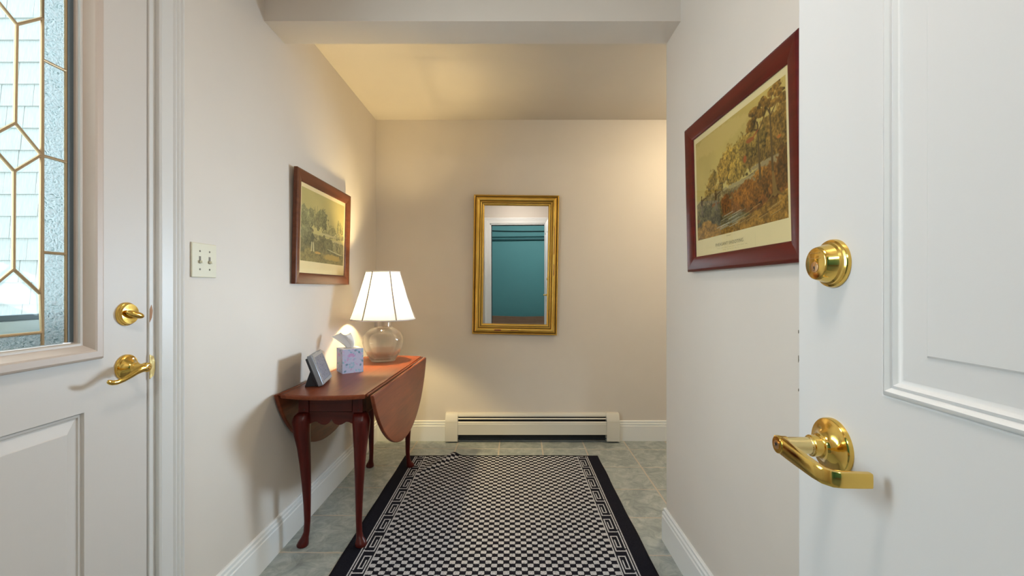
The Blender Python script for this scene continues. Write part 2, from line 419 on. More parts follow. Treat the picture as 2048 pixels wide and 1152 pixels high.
build('jamb', MB().box(OX0-.001, OX0+.018, YF-.13, YF+.002, 0, OZ).box(OX1-.018, OX1+.001, YF-.13, YF+.002, 0, OZ).box(OX0, OX1, YF-.13, YF+.002, OZ-.018, OZ+.001), 'trim', t2)
build('weatherstrip', MB().box(OX0+.018, OX0+.026, YF-.09, YF-.06, 0, OZ-.018).box(OX0+.018, OX1-.018, YF-.09, YF-.06, OZ-.028, OZ-.018).box(OX1-.026, OX1-.018, YF-.09, YF-.06, 0, OZ-.018), 'black', t2)

# hall window (unseen, added round the corner for the cool side light)
wn = thing('window_1', 'added white framed window of the side hall, unseen round the corner', None, (1.60, YB+.07, .74), kind='structure')
for (x0, x1, z0, z1) in ((-.32,-.27,0,1.19),(.27,.32,0,1.19),(-.27,.27,0,.05),(-.27,.27,1.14,1.19),(-.27,.27,.57,.62)):
    build('window_frame', MB().box(x0,x1,-.02,.03,z0,z1), 'trim', wn, bev=.003)
for z0, z1 in ((.05,.57),(.62,1.14)): build('pane', MB().box(-.27,.27,.0,.004,z0,z1), 'pane', wn)

# ------------------------------------------------------------------ panelled doors
def raised_panel(u0, u1, z0, z1, prof_depth, mk):
    """moulding ring and raised field built by mk(u, z, d) -> local point; returns (moulding MB, panel MB)"""
    mp, inset = prof_depth
    n = len(mp); v = []; f = []
    for (u, z, du, dz) in ((u0,z0,1,1),(u1,z0,-1,1),(u1,z1,-1,-1),(u0,z1,1,-1)):
        v += [mk(u+du*w, z+dz*w, d) for w, d in mp]
    for i in range(4):
        j = (i+1) % 4
        for k in range(n-1): f.append((i*n+k, i*n+k+1, j*n+k+1, j*n+k))
    mo = MB().add(v, f)
    pw, pd = inset
    w0, d0 = mp[-1]
    rings = [(w0, d0), (pw, pd[0]), (pw+.002, pd[1])]
    v = []; f = []
    for w, d in rings:
        v += [mk(u0+w, z0+w, d), mk(u1-w, z0+w, d), mk(u1-w, z1-w, d), mk(u0+w, z1-w, d)]
    for r_ in range(len(rings)-1):
        for i in range(4): f.append((r_*4+i, r_*4+(i+1)%4, r_*4+4+(i+1)%4, r_*4+4+i))
    b = (len(rings)-1)*4; f.append((b, b+1, b+2, b+3))
    return mo, MB().add(v, f)
def slab(mk, W_, z0, z1, holes, th):
    """door slab with rectangular through-holes, cells on a grid"""
    us = sorted({0, W_, *[h[0] for h in holes], *[h[1] for h in holes]}); zs = sorted({z0, z1, *[h[2] for h in holes], *[h[3] for h in holes]})
    bm = bmesh.new(); cache = {}
    def vt(u, z, d):
        k = (round(u,5), round(z,5), d)
        if k not in cache: cache[k] = bm.verts.new(mk(u, z, d))
        return cache[k]
    solid = {}
    for i in range(len(us)-1):
        for j in range(len(zs)-1):
            cu, cz = (us[i]+us[i+1])/2, (zs[j]+zs[j+1])/2
            solid[i,j] = not any(h[0] < cu < h[1] and h[2] < cz < h[3] for h in holes)
    for (i, j), s_ in solid.items():
        if not s_: continue
        a, b, c, d = (us[i],zs[j]),(us[i+1],zs[j]),(us[i+1],zs[j+1]),(us[i],zs[j+1])
        bm.faces.new([vt(*p, 0) for p in (a,b,c,d)]); bm.faces.new([vt(*p, -th) for p in (d,c,b,a)])
        for (di, dj, p, q) in ((0,-1,a,b),(1,0,b,c),(0,1,c,d),(-1,0,d,a)):
            if not solid.get((i+di, j+dj), False): bm.faces.new([vt(*p,0), vt(*p,-th), vt(*q,-th), vt(*q,0)])
    bmesh.ops.recalc_face_normals(bm, faces=bm.faces)
    me = bpy.data.meshes.new('door'); bm.to_mesh(me); bm.free(); return me

# ---- door_2: the open white door on the right; local frame: origin at the latch-edge foot of the visible face,
#      u runs along the face towards the hinge, outward normal faces the camera side
d2dir = Vector((-.035, -1, 0)).normalized(); d2n = Vector((-1, .035, 0)).normalized()
d2org = Vector((.396, .605, .012))
D2 = Matrix(((d2dir.x, 0, d2n.x, d2org.x), (d2dir.y, 0, d2n.y, d2org.y), (0, 1, 0, d2org.z), (0,0,0,1)))   # local (u, z, d)
mk2 = lambda u, z, d: Vector((u, z, d))
pan2 = [(.145,.405,1.036,1.86),(.505,.765,1.036,1.86),(.145,.405,.22,.835),(.505,.765,.22,.835)]
me = slab(mk2, .91, 0, 2.02, pan2, .044)
door2 = link('door_2', me, M['door'], bev=.002); door2.matrix_world = D2
tag(door2, 'white panelled door standing open on the right with brass hardware', None, kind='structure')
MP2 = [(0,0),(.002,.0025),(.005,.0035),(.0075,.001),(.009,-.001),(.012,.0005),(.0145,-.002),(.016,-.0035),(.019,-.0042)]
for h in pan2:
    mo, pn = raised_panel(*h, (MP2, (.046, (-.0034, -.0020))), mk2)
    build('panel_moulding', mo, 'door', door2, smooth=True)
    build('panel', pn, 'door', door2)
def on2(u, z): return Matrix.Translation((u, z, 0))      # local z = outward
# deadbolt (key side)
db = build('deadbolt', MB().lathe([(.0295,0),(.0295,.003),(.0285,.005),(.0262,.006),(.0258,.008),(.0235,.0095),(.0205,.019),(.0195,.0215),(.0180,.0225),(0,.0225)], 48, on2(.070, 1.178)), 'brass', door2, smooth=True)
build('key_cylinder', MB().lathe([(.0066,.0222),(.0066,.0233),(.0058,.0236),(0,.0236)], 24, on2(.070, 1.1735)), 'copper', db, smooth=True)
build('keyhole', MB().prism([(.0692,1.1745),(.0708,1.1745),(.0712,1.1715),(.0702,1.1685),(.0694,1.1688),(.0698,1.1712),(.0688,1.1722)], .0234, .0238, 'z'), 'black', db)
build('stamped_band', MB().box(.0605,.0795,1.1838,1.1845,.0222,.0229).box(.0610,.079,1.1903,1.1910,.0222,.0229), 'brass_dull', db)
# lever set
rs = build('lever_rose', MB().lathe([(.0335,0),(.0335,.005),(.0325,.0065),(.0310,.0068),(.024,.0085),(.017,.013),(.0145,.017),(.0145,.0185),(.0128,.0192),(.0128,.028),(.0112,.029)], 48, on2(.070, .955)), 'brass', door2, smooth=True)
build('spindle', MB().lathe([(.0112,.027),(.0112,.030),(.0100,.0305),(.0100,.058)], 32, on2(.070, .955)), 'brass_dull', rs, smooth=True)
mb = MB(); Z0 = .955
# flat lever: head round the spindle, blade towards the hinge, then bent back to the door
pts = [(.060,.0625,.0095),(.070,.0625,.0105),(.085,.0623,.0102),(.105,.0615,.0096),(.128,.060,.0090),(.139,.0575,.0088),(.1455,.0520,.0086),(.1475,.0450,.0084),(.148,.030,.0082),(.148,.016,.0080)]
rings = []
for i, (u, d, hh) in enumerate(pts):
    a = pts[max(i-1,0)]; b = pts[min(i+1, len(pts)-1)]
    t = Vector((b[0]-a[0], b[1]-a[1])).normalized(); nn = Vector((-t.y, t.x)); th = .0042
    ring = []
    for k in range(12):
        w = 2*PI*k/12; c, q = math.cos(w), math.sin(w)
        c = math.copysign(abs(c)**.35, c); q = math.copysign(abs(q)**.35, q)
        ring.append((u+nn.x*th*c, Z0+hh*q - .008*min(1, max(0,(u-.07)/.075)), d+nn.y*th*c))
    rings.append(ring)
v = sum(rings, []); f = []
for i in range(len(rings)-1):
    for k in range(12): f.append((i*12+k, i*12+(k+1)%12, (i+1)*12+(k+1)%12, (i+1)*12+k))
f += [tuple(range(12))[::-1], tuple(range(len(v)-12, len(v)))]
mb.add(v, f)
mb.lathe([(.0105,.056),(.0108,.0655),(.0100,.0675),(0,.0675)], 32, on2(.0685, Z0))
build('lever', mb, 'brass', rs, smooth=True)
build('key_core', MB().lathe([(.0052,.0672),(.0052,.0686),(0,.0688)], 20, on2(.0685, Z0)), 'copper', rs, smooth=True)
build('key_slot', MB().lathe([(.0018,.0685),(.0018,.0692),(0,.0692)], 10, on2(.0690, Z0+.001)), 'black', rs)
# scuffed chips along the latch edge
for z, hh in ((.905,.012),(.93,.006),(1.005,.004),(1.045,.01),(1.085,.005)):
    build('paint_chip', MB().prism([(.0000,z),(.0012,z+hh*.3),(.0007,z+hh),(.0000,z+hh*.9)], -.0002, .0004, 'z'), 'plate_dark', door2)

# ---- door_1: closed glazed entry door in the left wall; local (u along +Y from the hinge, z up, d towards the room)
D1W = .911
D1 = Matrix(((0,0,1,XL-.004),(1,0,0,.336),(0,1,0,.012),(0,0,0,1)))
Y0 = .336                                  # u = Y - Y0 ; local z = Z - .012
def U(y): return y-Y0
def Zl(z): return z-.012
GU0, GU1, GZ0, GZ1 = U(.489), U(1.051), Zl(1.03), Zl(1.93)
pan1 = [(U(.84), U(1.063), Zl(.20), Zl(.856)), (U(.52), U(.743), Zl(.20), Zl(.856))]
me = slab(mk2, D1W, 0, 2.03, pan1 + [(GU0-.004, GU1+.004, GZ0-.004, GZ1+.004)], .044)
door1 = link('door_1', me, M['door_grain'], bev=.0015); door1.matrix_world = D1
tag(door1, 'closed off-white entry door with leaded glass window on the left', None, kind='structure')
MP1 = [(0,0),(.002,-.005),(.008,-.0065),(.010,-.0095),(.013,-.010)]
for h in pan1:
    mo, pn = raised_panel(*h, (MP1, (.038, (-.0015, -.0005))), mk2)
    build('panel_moulding', mo, 'door_grain', door1, smooth=True); build('panel', pn, 'door_grain', door1)
# lite frame, mitred, each rail a piece
LP = [(-.047,0),(-.047,.010),(-.044,.018),(-.040,.020),(-.026,.020),(-.022,.018),(-.002,-.010),(-.002,-.016),(-.012,-.016),(-.012,0)]
cor = [(GU0,GZ0,1,1),(GU1,GZ0,-1,1),(GU1,GZ1,-1,-1),(GU0,GZ1,1,-1)]
for i in range(4):
    v = []; n = len(LP)
    for q in (cor[i], cor[(i+1)%4]): v += [(q[0]+q[2]*w, q[1]+q[3]*w, d) for w, d in LP]
    f = [(k, (k+1)%n, n+(k+1)%n, n+k) for k in range(n)] + [tuple(range(n)), tuple(range(n, 2*n))]
    build('lite_frame', MB().add(v, f), 'lite', door1)['label'] = 'beige moulded frame of the leaded window'
build('glass_gasket', MB().box(GU1-.011, GU1+.002, GZ0, GZ1, -.026, -.0155).box(GU0-.002, GU0+.011, GZ0, GZ1, -.026, -.0155), 'gasket', door1)
# leaded glass: mirror the measured half about the window centre
CY = (.489+1.051)/2
mir = lambda p: (2*CY-p[0], p[1])
a_, b_ = (.936,1.724), (.987,1.769)
dT, dR, dB, dL = (.933,1.512), (.985,1.460), (.931,1.4086), (.880,1.460)
e_, f_ = (.930,1.200), (.983,1.147)
g_ = (.889,1.160); tp = (.880,1.768)
zb, zt_, xo, xi = 1.060, 1.90, 1.039, .987
xc = .84                                   # inner lattice line, past the edge of view
right = dict(
  fern=[[(xi,1.031),(xo,1.031),(xo,1.2405),(xi,1.2405)],[(xi,1.2405),(xo,1.2405),(xo,1.459),(xi,1.459)],[(xi,1.459),(xo,1.459),(xo,1.6755),(xi,1.6755)],[(xi,1.6755),(xo,1.6755),(xo,1.895),(xi,1.895)]],
  clear=[[a_,dT,dR,b_],[dB,e_,f_,dR],[dT,dL,dB,dR],[e_,g_,(g_[0],zb),(xi,zb),f_],[a_,b_,(xi,zt_-.03),(tp[0],zt_-.03),tp],
         [a_,tp,(CY,1.80),(CY,1.46),dL,dT],[dL,(CY,1.46),(CY,1.12),g_,e_,dB],[g_,(CY,1.12),(CY,zb),(g_[0],zb)]])
def inset(poly, d):
    cx = sum(p[0] for p in poly)/len(poly); cy = sum(p[1] for p in poly)/len(poly)
    o = []
    for x, y in poly:
        r_ = math.hypot(x-cx, y-cy); k = max(0, (r_-d)/r_); o.append((cx+(x-cx)*k, cy+(y-cy)*k))
    return o
DP = -.020
segs = set()
for kind, polys in right.items():
    for poly in polys:
        for q in (poly, [mir(p) for p in poly]):
            lp = [(U(x), Zl(z)) for x, z in q]
            if kind == 'fern':
                build('glass_pane', MB().prism(lp, DP-.002, DP, 'z'), 'fern', door1)['label'] = 'frosted fern-patterned glass'
            else:
                ip = inset(lp, .010)
                gp = build('glass_pane', MB().prism(ip, DP-.002, DP, 'z'), 'pane', door1)
                n = len(lp); v = [(x,z,DP-.002) for x,z in lp] + [(x,z,DP) for x,z in ip]
                build('bevelled_edge', MB().add(v, [(i,(i+1)%n,n+(i+1)%n,n+i) for i in range(n)]), 'bevel', gp)
            for i in range(len(q)):
                A, B = q[i], q[(i+1)%len(q)]
                if abs(A[0]-CY) < 1e-4 and abs(B[0]-CY) < 1e-4: continue
                segs.add(tuple(sorted(((round(A[0],4),round(A[1],4)),(round(B[0],4),round(B[1],4))))))
bp = [(.54,1.031),(1.0,1.031)]
build('glass_pane', MB().prism([(U(.553),Zl(1.031)),(U(.987),Zl(1.031)),(U(.987),Zl(zb)),(U(.553),Zl(zb))], DP-.002, DP, 'z'), 'fern', door1)['label'] = 'frosted fern-patterned glass'
build('glass_pane', MB().prism([(U(.553),Zl(zt_-.03)),(U(.987),Zl(zt_-.03)),(U(.987),Zl(1.925)),(U(.553),Zl(1.925))], DP-.002, DP, 'z'), 'fern', door1)
for k, (A, B) in enumerate(sorted(segs)):
    if abs(A[1]-1.031) < 1e-3 and abs(B[1]-1.031) < 1e-3: continue
    build('came', MB().sweep([(U(A[0]),Zl(A[1]),DP), (U(B[0]),Zl(B[1]),DP)], .0035, 8), 'came', door1, smooth=True)
# interior hardware, on the latch stile
def on1(y, z): return Matrix.Translation((U(y), Zl(z), 0))
db = build('deadbolt_rose', MB().lathe([(.0315,0),(.0315,.004),(.030,.007),(.0285,.0075),(.0275,.011),(.0262,.0135),(0,.0145)], 48, on1(1.178,1.090)), 'brass', door1, smooth=True)
mb = MB()
pts = []; rad = []
for i in range(13):
    s_ = -1 + i/6; pts.append((U(1.180)+s_*.0235, Zl(1.0885)-s_*.0075, .019+.009*(s_*.5+.5))); rad.append(max(.0012, .0095*math.sqrt(max(0,1-abs(s_)**2.6))))
mb.sweep(pts, rad, 12, flat=(1.0, .8), up=(0,0,1)); mb.lathe([(.008,.013),(.007,.021)], 16, on1(1.178,1.090))
build('thumb_turn', mb, 'brass', db, smooth=True)
rs = build('lever_rose', MB().lathe([(.034,0),(.034,.004),(.0325,.0065),(.0305,.0072),(.026,.0085),(.016,.020),(.0135,.0225),(.0128,.024),(.0128,.030)], 48, on1(1.178,.947)), 'brass', door1, smooth=True)
build('mounting_screw', MB().lathe([(.0035,.0125),(.003,.0142),(0,.0145)], 12, on1(1.186,.968)), 'copper', rs, smooth=True)
mb = MB().lathe([(.011,.028),(.010,.036),(.0095,.048),(.0125,.052),(.0130,.058),(.012,.062),(0,.0625)], 32, on1(1.176,.947))
lv = [(.010,0,.057,.0085),(.0,-.001,.058,.0105),(-.014,-.001,.058,.0100),(-.030,-.0065,.056,.0085),(-.046,-.0140,.0535,.0075),(-.062,-.0205,.051,.0066),(-.078,-.0240,.049,.0062),(-.090,-.0225,.0485,.0062),(-.098,-.0195,.049,.0060),(-.104,-.0165,.050,.0045),(-.106,-.0155,.0505,.0015)]
mb.sweep([(U(1.176)+a, Zl(.947)+b, c) for a,b,c,d in lv], [d for *_, d in lv], 12, up=(0,0,1), flat=(1.0,.62))
build('lever', mb, 'brass', rs, smooth=True)
build('scroll_eye', MB().lathe([(.0085,.0618),(.0080,.0640),(.0058,.0645),(.0050,.0625),(0,.0622)], 24, on1(1.176,.947)), 'brass_dull', rs, smooth=True)
build('latch_faceplate', MB().box(D1W-.0005, D1W+.0006, Zl(.915), Zl(.972), -.034, -.006), 'brass_dull', door1)

# ------------------------------------------------------------------ outdoors beyond the glazed door
sd = thing('storm_door', 'pale storm door rail seen through the leaded glass', 'storm door', (XL-.10, .79, .02))
build('rail', MB().box(-.03, 0, -.44, .44, .94, 1.066), 'storm', sd, bev=.004)
build('gasket', MB().box(-.022, .002, -.44, .44, 1.066, 1.078), 'gasket', sd)
for s_ in (-1, 1): build('stile', MB().box(-.03, 0, s_*.44-.03, s_*.44+.03, 0, 2.0), 'storm', sd, bev=.004)
build('kick_panel', MB().box(-.02, -.012, -.42, .42, .0, .94), 'storm', sd)
struct('ground', MB().box(-9, XL-.14, -6, 12, -.25, -.15), 'ground', 'pale paving outside the entry door')
ext = struct('wall_exterior', MB().box(-3.9, XL-.14, 2.56, 2.70, -.15, 3.6), 'shingle', 'shingled outside wall of the house seen through the leaded glass')
cs = .128; sh_cache = {}
for j in range(0, 22):
    x = -3.62 + random.random()*.1; z = .3+j*cs
    while x < -1.45:
        w = random.choice((.10,.13,.16,.19))
        if w not in sh_cache:
            v = MB().prism([(0,-.002),(-.020,-.002),(-.006,cs+.03),(0,cs+.03)], .002, w-.002, 'x')
            o = build('shingle', v, 'shingle', ext); sh_cache[w] = o.data
        else: o = link('shingle', sh_cache[w], M['shingle'], ext)
        o.location = (x, 2.56-random.random()*.003, z); x += w

# ------------------------------------------------------------------ garage behind the doorway (seen in the mirror)
GY = -4.3
struct('floor_garage', MB().box(-2.4, 2.6, GY, YF-.12, -.2, -.1), 'concrete', 'concrete garage floor')
struct('wall_garage_far', MB().box(-2.4, 2.6, GY-.1, GY, -.2, 2.9), 'teal', 'dim teal wall beyond the doorway, reflected in the mirror')
struct('wall_garage_left', MB().box(-2.5, -2.4, GY, YF-.12, -.2, 2.9), 'teal', 'teal side wall of the garage')
struct('wall_garage_right', MB().box(2.6, 2.7, GY, YF-.12, -.2, 2.9), 'teal', 'teal side wall of the garage near the hinge side')
struct('wall_garage_near', MB().box(-2.4, OX0-.02, YF-.14, YF-.12, -.1, 2.9).box(OX1+.02, 2.6, YF-.14, YF-.12, -.1, 2.9).box(OX0-.02, OX1+.02, YF-.14, YF-.12, OZ+.02, 2.9), 'teal', 'teal garage side of the doorway wall')
struct('ceiling_garage', MB().box(-2.5, 2.7, GY-.1, YF-.12, 2.9, 3.0), 'teal', 'garage ceiling')
pp = build('wall_pipe', MB().sweep([(-2.3, GY+.05, 2.08), (0, GY+.05, 2.10), (2.5, GY+.05, 2.12)], .022, 10).sweep([(-2.3, GY+.05, 2.15), (2.5, GY+.05, 2.19)], .010, 8), 'teal_dark', smooth=True)
tag(pp, 'thin dark pipes running across the teal wall in the mirror', 'pipe')
pts = [(-2.2+4.6*i/24, GY+.04, 2.40 - .10*math.sin(PI*i/24)) for i in range(25)]
tag(build('hanging_cable', MB().sweep(pts, .010, 8), 'cable', smooth=True), 'black cable sagging across the teal wall in the mirror', 'cable')
wb = thing('workbench', 'brown wooden bench with bowed top edge at the bottom of the mirror', 'bench', (0, GY+.34, -.1))
tp_ = [(-1.6,.0)] + [(-1.6+3.2*i/16, .31 + .03*abs(math.sin(PI*(i/16)*1.0-PI/2))) for i in range(17)] + [(1.6,.0)]
build('back_panel', MB().prism(tp_, -.02, .02, 'y'), 'brown_board', wb)
build('top', MB().box(-1.55, 1.55, .02, .45, .12, .16), 'brown_board', wb)
for sx_ in (-1.5, 1.5): build('leg', MB().box(sx_-.04, sx_+.04, .36, .44, 0, .12), 'brown_board', wb)
gl_ = thing('added_garage_light', 'added unseen bulb fitting on the garage ceiling', 'light', (.2, -2.3, 2.9))  # unseen lamp added to light the teal room in the mirror
build('holder', MB().lathe([(.06,0),(.06,-.03),(.03,-.05)], 24), 'trim', gl_, smooth=True)
build('bulb', MB().lathe([(.015,-.05),(.032,-.08),(.030,-.11),(.0,-.13)], 20), 'added_garage_bulb', gl_, smooth=True)
l = bpy.data.lights.new('added_garage_bulb_light', 'POINT'); l.energy = 82; l.color = (.88,.98,.97); l.shadow_soft_size = .1
o = bpy.data.objects.new('added_garage_bulb_light', l); C.objects.link(o); o.parent = gl_; o.location = (0,0,-.18)

# entry fill light, added unseen above the frame
cl = thing('added_ceiling_light', 'added white dome light on the entry ceiling, unseen above the view', 'light', (-.05, .30, ZC))
build('base', MB().lathe([(.17,0),(.17,-.02),(.16,-.025)], 40), 'brass_dull', cl, smooth=True)
build('dome', MB().lathe([(.155,-.022),(.15,-.045),(.125,-.07),(.08,-.088),(.03,-.095),(0,-.096)], 40), 'dome', cl, smooth=True)

hl = thing('added_ceiling_light', 'added warm dome light on the side hall ceiling, unseen round the corner', 'light', (1.42, 2.62, ZC))  # unseen lamp added to lift the back wall with warm light
build('base', MB().lathe([(.15,0),(.15,-.02),(.14,-.025)], 40), 'brass_dull', hl, smooth=True)
build('dome', MB().lathe([(.135,-.022),(.13,-.045),(.105,-.068),(.07,-.084),(.03,-.09),(0,-.091)], 40), 'added_hall_dome', hl, smooth=True)

# ------------------------------------------------------------------ drop-leaf table
TB = thing('drop_leaf_table', 'reddish mahogany drop-leaf table with cabriole legs against the left wall', 'table', (-.799, 2.398, .0045), (0,0,math.radians(-1.3)))
TZ = .7005; EA, EB, HW = .558, .55, .20
TT = TZ+.0045
ely = lambda x: EA*math.sqrt(max(0, 1-(x/EB)**2))
def top_outline(hw, grow=0):
    xs = [-hw + 2*hw*i/16 for i in range(17)]
    return [(x, -ely(x)-grow) for x in xs] + [(x, ely(x)+grow) for x in xs[::-1]]
rings = [(HW-.022, 0, TZ), (HW-.019, 0, TZ-.0012), (HW-.0175, .003, TZ-.004), (HW-.0175, .004, TZ-.012), (HW-.019, .000, TZ-.019), (HW-.022, -.004, TZ-.019)]
v = []; f = []; n = 34
for hw, gr, z in rings: v += [(x, y, z) for x, y in top_outline(hw, gr-.004)]
for r_ in range(len(rings)-1):
    for k in range(n): f.append((r_*n+k, r_*n+(k+1)%n, (r_+1)*n+(k+1)%n, (r_+1)*n+k))
f += [tuple(range(n)), tuple(range((len(rings)-1)*n, len(rings)*n))]
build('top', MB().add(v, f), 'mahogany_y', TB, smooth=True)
for s_ in (-1, 1):
    yb = ely(HW)-.004
    build('joint_bead', MB().sweep([(s_*(HW-.0085), -yb, TZ-.0055), (s_*(HW-.0085), yb, TZ-.0055)], .0046, 10), 'mahogany_y', TB, smooth=True)
    pl = [(-ely(HW), 0)]
    ds = [.346*math.sin(PI/2*i/18) for i in range(1, 19)]
    left = [(-ely(HW+d), -d) for d in ds]; rightp = [(ely(HW+d), -d) for d in ds]
    poly = [(-ely(HW),0)] + left[:-1] + [(-ely(HW+.3485)*.6,-.3485),(ely(HW+.3485)*.6,-.3485)] + rightp[:-1][::-1] + [(ely(HW),0)]
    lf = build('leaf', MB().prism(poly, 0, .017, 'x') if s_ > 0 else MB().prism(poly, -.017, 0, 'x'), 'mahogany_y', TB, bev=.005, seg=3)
    lf.location = (s_*(HW+.0005), 0, TZ-.006); lf.rotation_euler = (0, -s_*math.radians(1.2 if s_ > 0 else .2), 0)
LX, LY, PH = .122, .425, .023
def leg_mb(sx_, sy_):
    mb = MB(); prof = [(.5985,.003,.024,3.2),(.596,.006,.027,3.2),(.586,.013,.0325,3),(.562,.019,.0365,2.8),(.510,.017,.0340,2.6),(.44,.009,.0275,2.4),(.36,.003,.0230,2.3),(.27,-.002,.0190,2.2),(.18,-.005,.0158,2),(.10,-.006,.0135,2),(.055,-.003,.0133,2),(.034,.004,.0165,2),(.022,.011,.0225,2),(.011,.014,.0255,2),(.004,.014,.0245,2),(.0,.013,.020,2)]
    v = []; f = []; seg = 16
    for z, o_, r_, sq in prof:
        if sx_ < 0 and z < .03: z -= .0045
        cx, cy = sx_*(LX+o_*.72), sy_*(LY+o_*.72)
        for k in range(seg):
            w = 2*PI*k/seg; c, q = math.cos(w), math.sin(w)
            v.append((cx+r_*math.copysign(abs(c)**(2/sq), c), cy+r_*math.copysign(abs(q)**(2/sq), q), z))
    for i in range(len(prof)-1):
        for k in range(seg): f.append((i*seg+k, i*seg+(k+1)%seg, (i+1)*seg+(k+1)%seg, (i+1)*seg+k))
    f += [tuple(range(seg)), tuple(range(len(v)-seg, len(v)))]
    return mb.add(v, f)
for sx_ in (-1, 1):
    for sy_ in (-1, 1):
        lg = build('leg', leg_mb(sx_, sy_), 'mahogany', TB, smooth=True)
        build('post', MB().box(sx_*LX-PH, sx_*LX+PH, sy_*LY-PH, sy_*LY+PH, .600, TZ-.019), 'mahogany', lg, bev=.0015)
        if sy_ < 0:
            for z in (.612, .672): build('peg', MB().lathe([(.0028,0),(.0028,.0012),(0,.0014)], 10, axis_m((sx_*LX+.004, -LY-PH, z), (0,-1,0))), 'black', lg)
for sy_ in (-1, 1):
    y0 = sy_*(LY+PH-.002); y1 = sy_*(LY-PH+.010)
    build('end_apron', MB().box(-LX+PH+.0025, LX-PH-.0025, min(y0,y1), max(y0,y1), .6035, TZ-.020), 'mahogany_x', TB, bev=.002)
    sk = [(-LX+PH-.004,.601),(-LX+PH-.004,.545)]
    for i in range(1, 24):
        t = i/24; x = (-LX+PH)+2*(LX-PH)*t
        if t < .16: z = .545+.012*math.sin(t/.16*PI/2)
        elif t < .5: q = (t-.16)/.34; z = .557-.015*math.sin(q*PI) + .010*max(0, q-.85)/.15
        elif t < .84: q = (.84-t)/.34; z = .557-.015*math.sin(q*PI) + .010*max(0, q-.85)/.15
        else: z = .545+.012*math.sin((1-t)/.16*PI/2)
        sk.append((x, z))
    sk += [(LX-PH+.004,.545),(LX-PH+.004,.601)]
    build('skirt', MB().prism(sk, sy_*(LY+PH-.010), sy_*(LY+PH-.026), 'y'), 'mahogany_x', TB)
for s_ in (-1, 1):
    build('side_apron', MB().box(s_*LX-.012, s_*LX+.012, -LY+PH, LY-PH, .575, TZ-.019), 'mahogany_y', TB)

# ------------------------------------------------------------------ table lamp
LPx, LPy = -.806, 2.735
LT = thing('table_lamp', 'lit table lamp with clear glass jar base and white tapered shade', 'lamp', (LPx, LPy, TT))
prof_o = [(.070,0),(.0735,.002),(.0745,.008),(.082,.018),(.100,.045),(.1155,.080),(.1235,.115),(.1215,.145),(.1085,.175),(.086,.196),(.064,.207),(.0525,.213),(.0505,.222),(.0505,.262)]
prof_i = [(.0465,.262),(.0465,.222),(.050,.209),(.070,.200),(.092,.187),(.109,.167),(.1165,.142),(.1185,.115),(.1105,.082),(.095,.048),(.076,.026),(.050,.021),(.02,.0205),(0,.0205)]
build('glass_base', MB().lathe(prof_o+prof_i, 56, cap0=True), 'lamp_glass', LT, smooth=True)
build('neck_cap', MB().lathe([(.051,.262),(.052,.263),(.052,.270),(.030,.276),(.012,.280),(.012,.30),(.018,.302),(.018,.345),(0,.35)], 32), 'brass_dull', LT, smooth=True)
build('bulb', MB().lathe([(.013,.35),(.018,.365),(.030,.395),(.032,.415),(.024,.44),(0,.452)], 24), 'bulb', LT, smooth=True)
hp = [(.0,-.018,.33)] + [(0, .055*math.cos(a)*-1, .42+.125*math.sin(a)) for a in [PI*i/12 for i in range(13)]] + [(0,.018,.33)]
build('harp', MB().sweep(hp, .0018, 8), 'brass_dull', LT, smooth=True)
SZ0, SZ1, SR0, SR1 = .262, .556, .194, .101
mb = MB(); seg = 60; prof = [(SR0+(SR1-SR0)*t-.004*math.sin(PI*t), SZ0+(SZ1-SZ0)*t) for t in [i/8 for i in range(9)]]
mb.lathe(prof, seg, cap0=False, cap1=False)
sh = build('lamp_shade', mb, 'shade', LT, smooth=True, fix=False); sh['label'] = 'white fabric shade glowing from inside'
for k in range(6):
    a = math.radians(-50.6 + 60*k)
    build('shade_seam', MB().sweep([((r_+.001)*math.cos(a), (r_+.001)*math.sin(a), z) for r_, z in prof], .0044, 6), 'seam', sh, smooth=True)
for r_, z in ((SR0, SZ0), (SR1, SZ1)):
    build('shade_trim', MB().sweep([(r_*math.cos(2*PI*i/60), r_*math.sin(2*PI*i/60), z) for i in range(60)], .0042, 8, closed=True), 'card', sh, smooth=True)
build('shade_spider', MB().sweep([(-SR1,0,SZ1-.012),(SR1,0,SZ1-.012)], .0015, 6).sweep([(0,-SR1,SZ1-.012),(0,SR1,SZ1-.012)], .0015, 6), 'brass_dull', sh)
l = bpy.data.lights.new('lamp_bulb_light', 'POINT'); l.energy = 215; l.color = (1,.77,.37); l.shadow_soft_size = .035
o = bpy.data.objects.new('lamp_bulb_light', l); C.objects.link(o); o.parent = LT; o.location = (0,0,.415)

